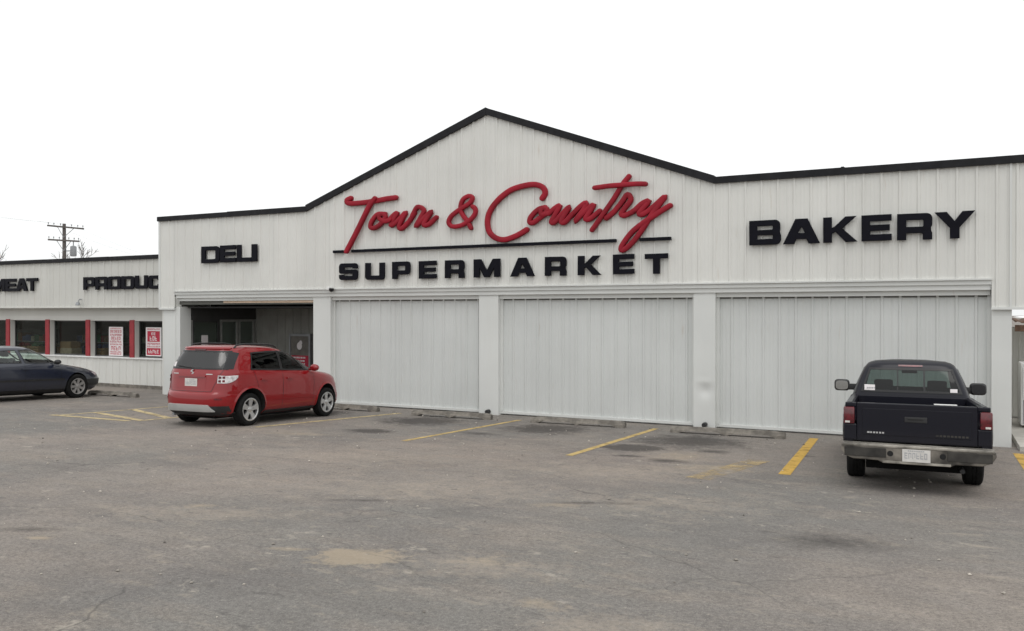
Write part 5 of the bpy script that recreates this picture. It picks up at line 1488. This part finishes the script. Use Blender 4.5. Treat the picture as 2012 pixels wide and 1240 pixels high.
    MB().box(1.05, 2.8, -0.68, 0.68, 0.36, 0.42).box(2.35, 2.85, -0.66, 0.66, 0.43, 1.0).build('cabin_floor', M['dark'], v)
    MB().cbox(2.02, 2.05, -0.12, 0.10, 1.36, 1.42, 0.01).build('rear_view_mirror', M['plastic'], v)
    return v


pickup()

# ================================================================== behind the wing: pole, wires, bare trees
pole = empty('utility_pole', (-64.6, 28.3, 0))
tag(pole, 'wooden utility pole with two crossarms and a transformer behind the wing', 'utility pole')
MB().tube([(0, 0, 0), (0.02, 0, 5), (0, 0, 9.75)], [0.19, 0.165, 0.13], 12).build('pole', M['wood'], pole, True)
ax = Vector((math.cos(R(CAM_YAW + 8)), math.sin(R(CAM_YAW + 8)), 0))
ay = Vector((-ax.y, ax.x, 0))


def arm(z, l0, l1, tilt):
    a = ax * l0 + Vector((0, 0, z + tilt)); b = ax * l1 + Vector((0, 0, z - tilt))
    off = -ay * 0.17
    a, b = a + off, b + off
    d = (b - a).normalized(); n = Vector((0, 0, 1)).cross(d).normalized() * 0.05; u = d.cross(n).normalized() * 0.065
    MB().add([a + n + u, a - n + u, a - n - u, a + n - u, b + n + u, b - n + u, b - n - u, b + n - u], [(0, 1, 2, 3), (7, 6, 5, 4), (0, 4, 5, 1), (1, 5, 6, 2), (2, 6, 7, 3), (3, 7, 4, 0)]).build('crossarm', M['wood'], pole)
    for s in (0.03, 0.18, 0.36, 0.66, 0.83, 0.97):
        p = a.lerp(b, s)
        MB().lathe([(0.012, -0.02), (0.015, 0.08), (0.05, 0.10), (0.03, 0.14), (0.055, 0.17), (0.03, 0.22), (0.001, 0.23)], 8, 'z', (p.x, p.y, p.z + 0.06)).build('insulator', M['galv'], pole, True)
    for s, t in ((0.28, -0.02), (0.72, 0.02)):
        p = a.lerp(b, s)
        MB().tube([p - Vector((0, 0, 0.05)), Vector((0, 0, z - 0.85)) + off * 0.8], 0.025, 6).build('brace', M['galv'], pole)
    return a, b


A1 = arm(9.45, -1.25, 1.6, 0.12)
A2 = arm(8.35, -1.2, 1.25, 0.06)
tp = ax * 0.75 - ay * 0.1
MB().lathe([(0.001, 7.95), (0.10, 7.93), (0.24, 7.86), (0.25, 7.15), (0.22, 7.05), (0.001, 7.05)], 16, 'z', (tp.x, tp.y, 0)).tube([(tp.x, tp.y, 7.9), (tp.x, tp.y, 8.3)], 0.04, 8).tube([(0, 0, 7.5), (tp.x, tp.y, 7.5)], 0.05, 6).build('transformer', M['galv'], pole, True)
for s in (0.03, 0.66):
    p = A1[0].lerp(A1[1], s) + Vector((0, 0, 0.28))
    for sg, L_ in ((1, 60), (-1, 60)):
        pts = []
        for i in range(25):
            t = i / 24
            pts.append(p + ay * (sg * L_ * t) + Vector((0, 0, -4 * 1.2 * t * (1 - t))))
        MB().tube(pts, 0.0035, 4, False).build('wire', M['plastic'], pole)


def bare_tree(name, base, height, seed, label, spread=0.55, levels=6):
    rnd = random.Random(seed)
    root = tag(empty(name, base), label, 'tree', 'bare trees behind the wing')
    trunk, crown = MB(), MB()

    def grow(p, d, length, r, lev):
        n = 4; pts = [p]; q = p; dd = d
        for i in range(n):
            dd = (dd + Vector((rnd.gauss(0, .10), rnd.gauss(0, .10), rnd.gauss(0.03, .06)))).normalized()
            q = q + dd * length / n; pts.append(q)
        rs = [r * (1 - 0.35 * i / n) for i in range(n + 1)]
        (trunk if lev == 0 else crown).tube(pts, rs, 7 if lev < 2 else (5 if lev < 4 else 3), lev == 0)
        if lev >= levels: return
        for k in range(3 if lev < 2 else rnd.choice((2, 3))):
            at = rnd.uniform(0.45, 1.0) if k else 1.0
            b = pts[min(n, int(at * n))]
            ang = rnd.uniform(0.25, spread + 0.2); az = rnd.uniform(0, 2 * math.pi)
            a = dd.orthogonal().normalized(); a.rotate(Matrix.Rotation(az, 3, dd))
            nd = (dd * math.cos(ang) + a * math.sin(ang) + Vector((0, 0, 0.10))).normalized()
            grow(b, nd, length * rnd.uniform(0.62, 0.80), max(rs[-1] * rnd.uniform(0.55, 0.72), 0.02), lev + 1)
    grow(Vector((0, 0, -0.2)), Vector((0, 0, 1)), height * 0.30, height * 0.019, 0)
    trunk.build('trunk', M['bark'], root, True)
    crown.build('crown', M['bark'], root, True)
    return root


bare_tree('bare_tree', (-69.5, 32.5, 0), 10.6, 11, 'leafless tree right behind the utility pole')
bare_tree('bare_tree', (-74.6, 28.5, 0), 10.4, 5, 'leafless tree at the left edge above the wing roof')
bare_tree('bare_tree', (-72.9, 29.3, 0), 8.6, 8, 'smaller leafless tree between the left edge and the utility pole')


# ================================================================== loose grit on the lot
rg = random.Random(21); gm = MB()
for k in range(1100):
    x = rg.uniform(-16, 3); y = rg.uniform(-15.5, -0.6) if rg.random() < 0.8 else rg.uniform(-1.3, -0.5)
    s_ = rg.choice((0.006, 0.008, 0.010, 0.014, 0.02)) * rg.uniform(0.7, 1.3); z = gz(y) + s_ * 0.35
    a = rg.uniform(0, 6.28); ca, sa = math.cos(a) * s_, math.sin(a) * s_; e = rg.uniform(.5, 1)
    gm.add([(x + ca, y + sa, z), (x - sa * e, y + ca * e, z), (x - ca * .8, y - sa * .8, z), (x + sa, y - ca, z), (x, y, z + s_ * rg.uniform(.4, .8)), (x, y, z - s_ * .6)],
           [(0, 1, 4), (1, 2, 4), (2, 3, 4), (3, 0, 4), (1, 0, 5), (2, 1, 5), (3, 2, 5), (0, 3, 5)])
gr = tag(gm.build('gravel', pmat('loose_grit', (0.34, 0.31, 0.27), 0.9, var=0.7, scale=3.0)), 'loose stone chips scattered over the asphalt', 'gravel', kind='stuff')
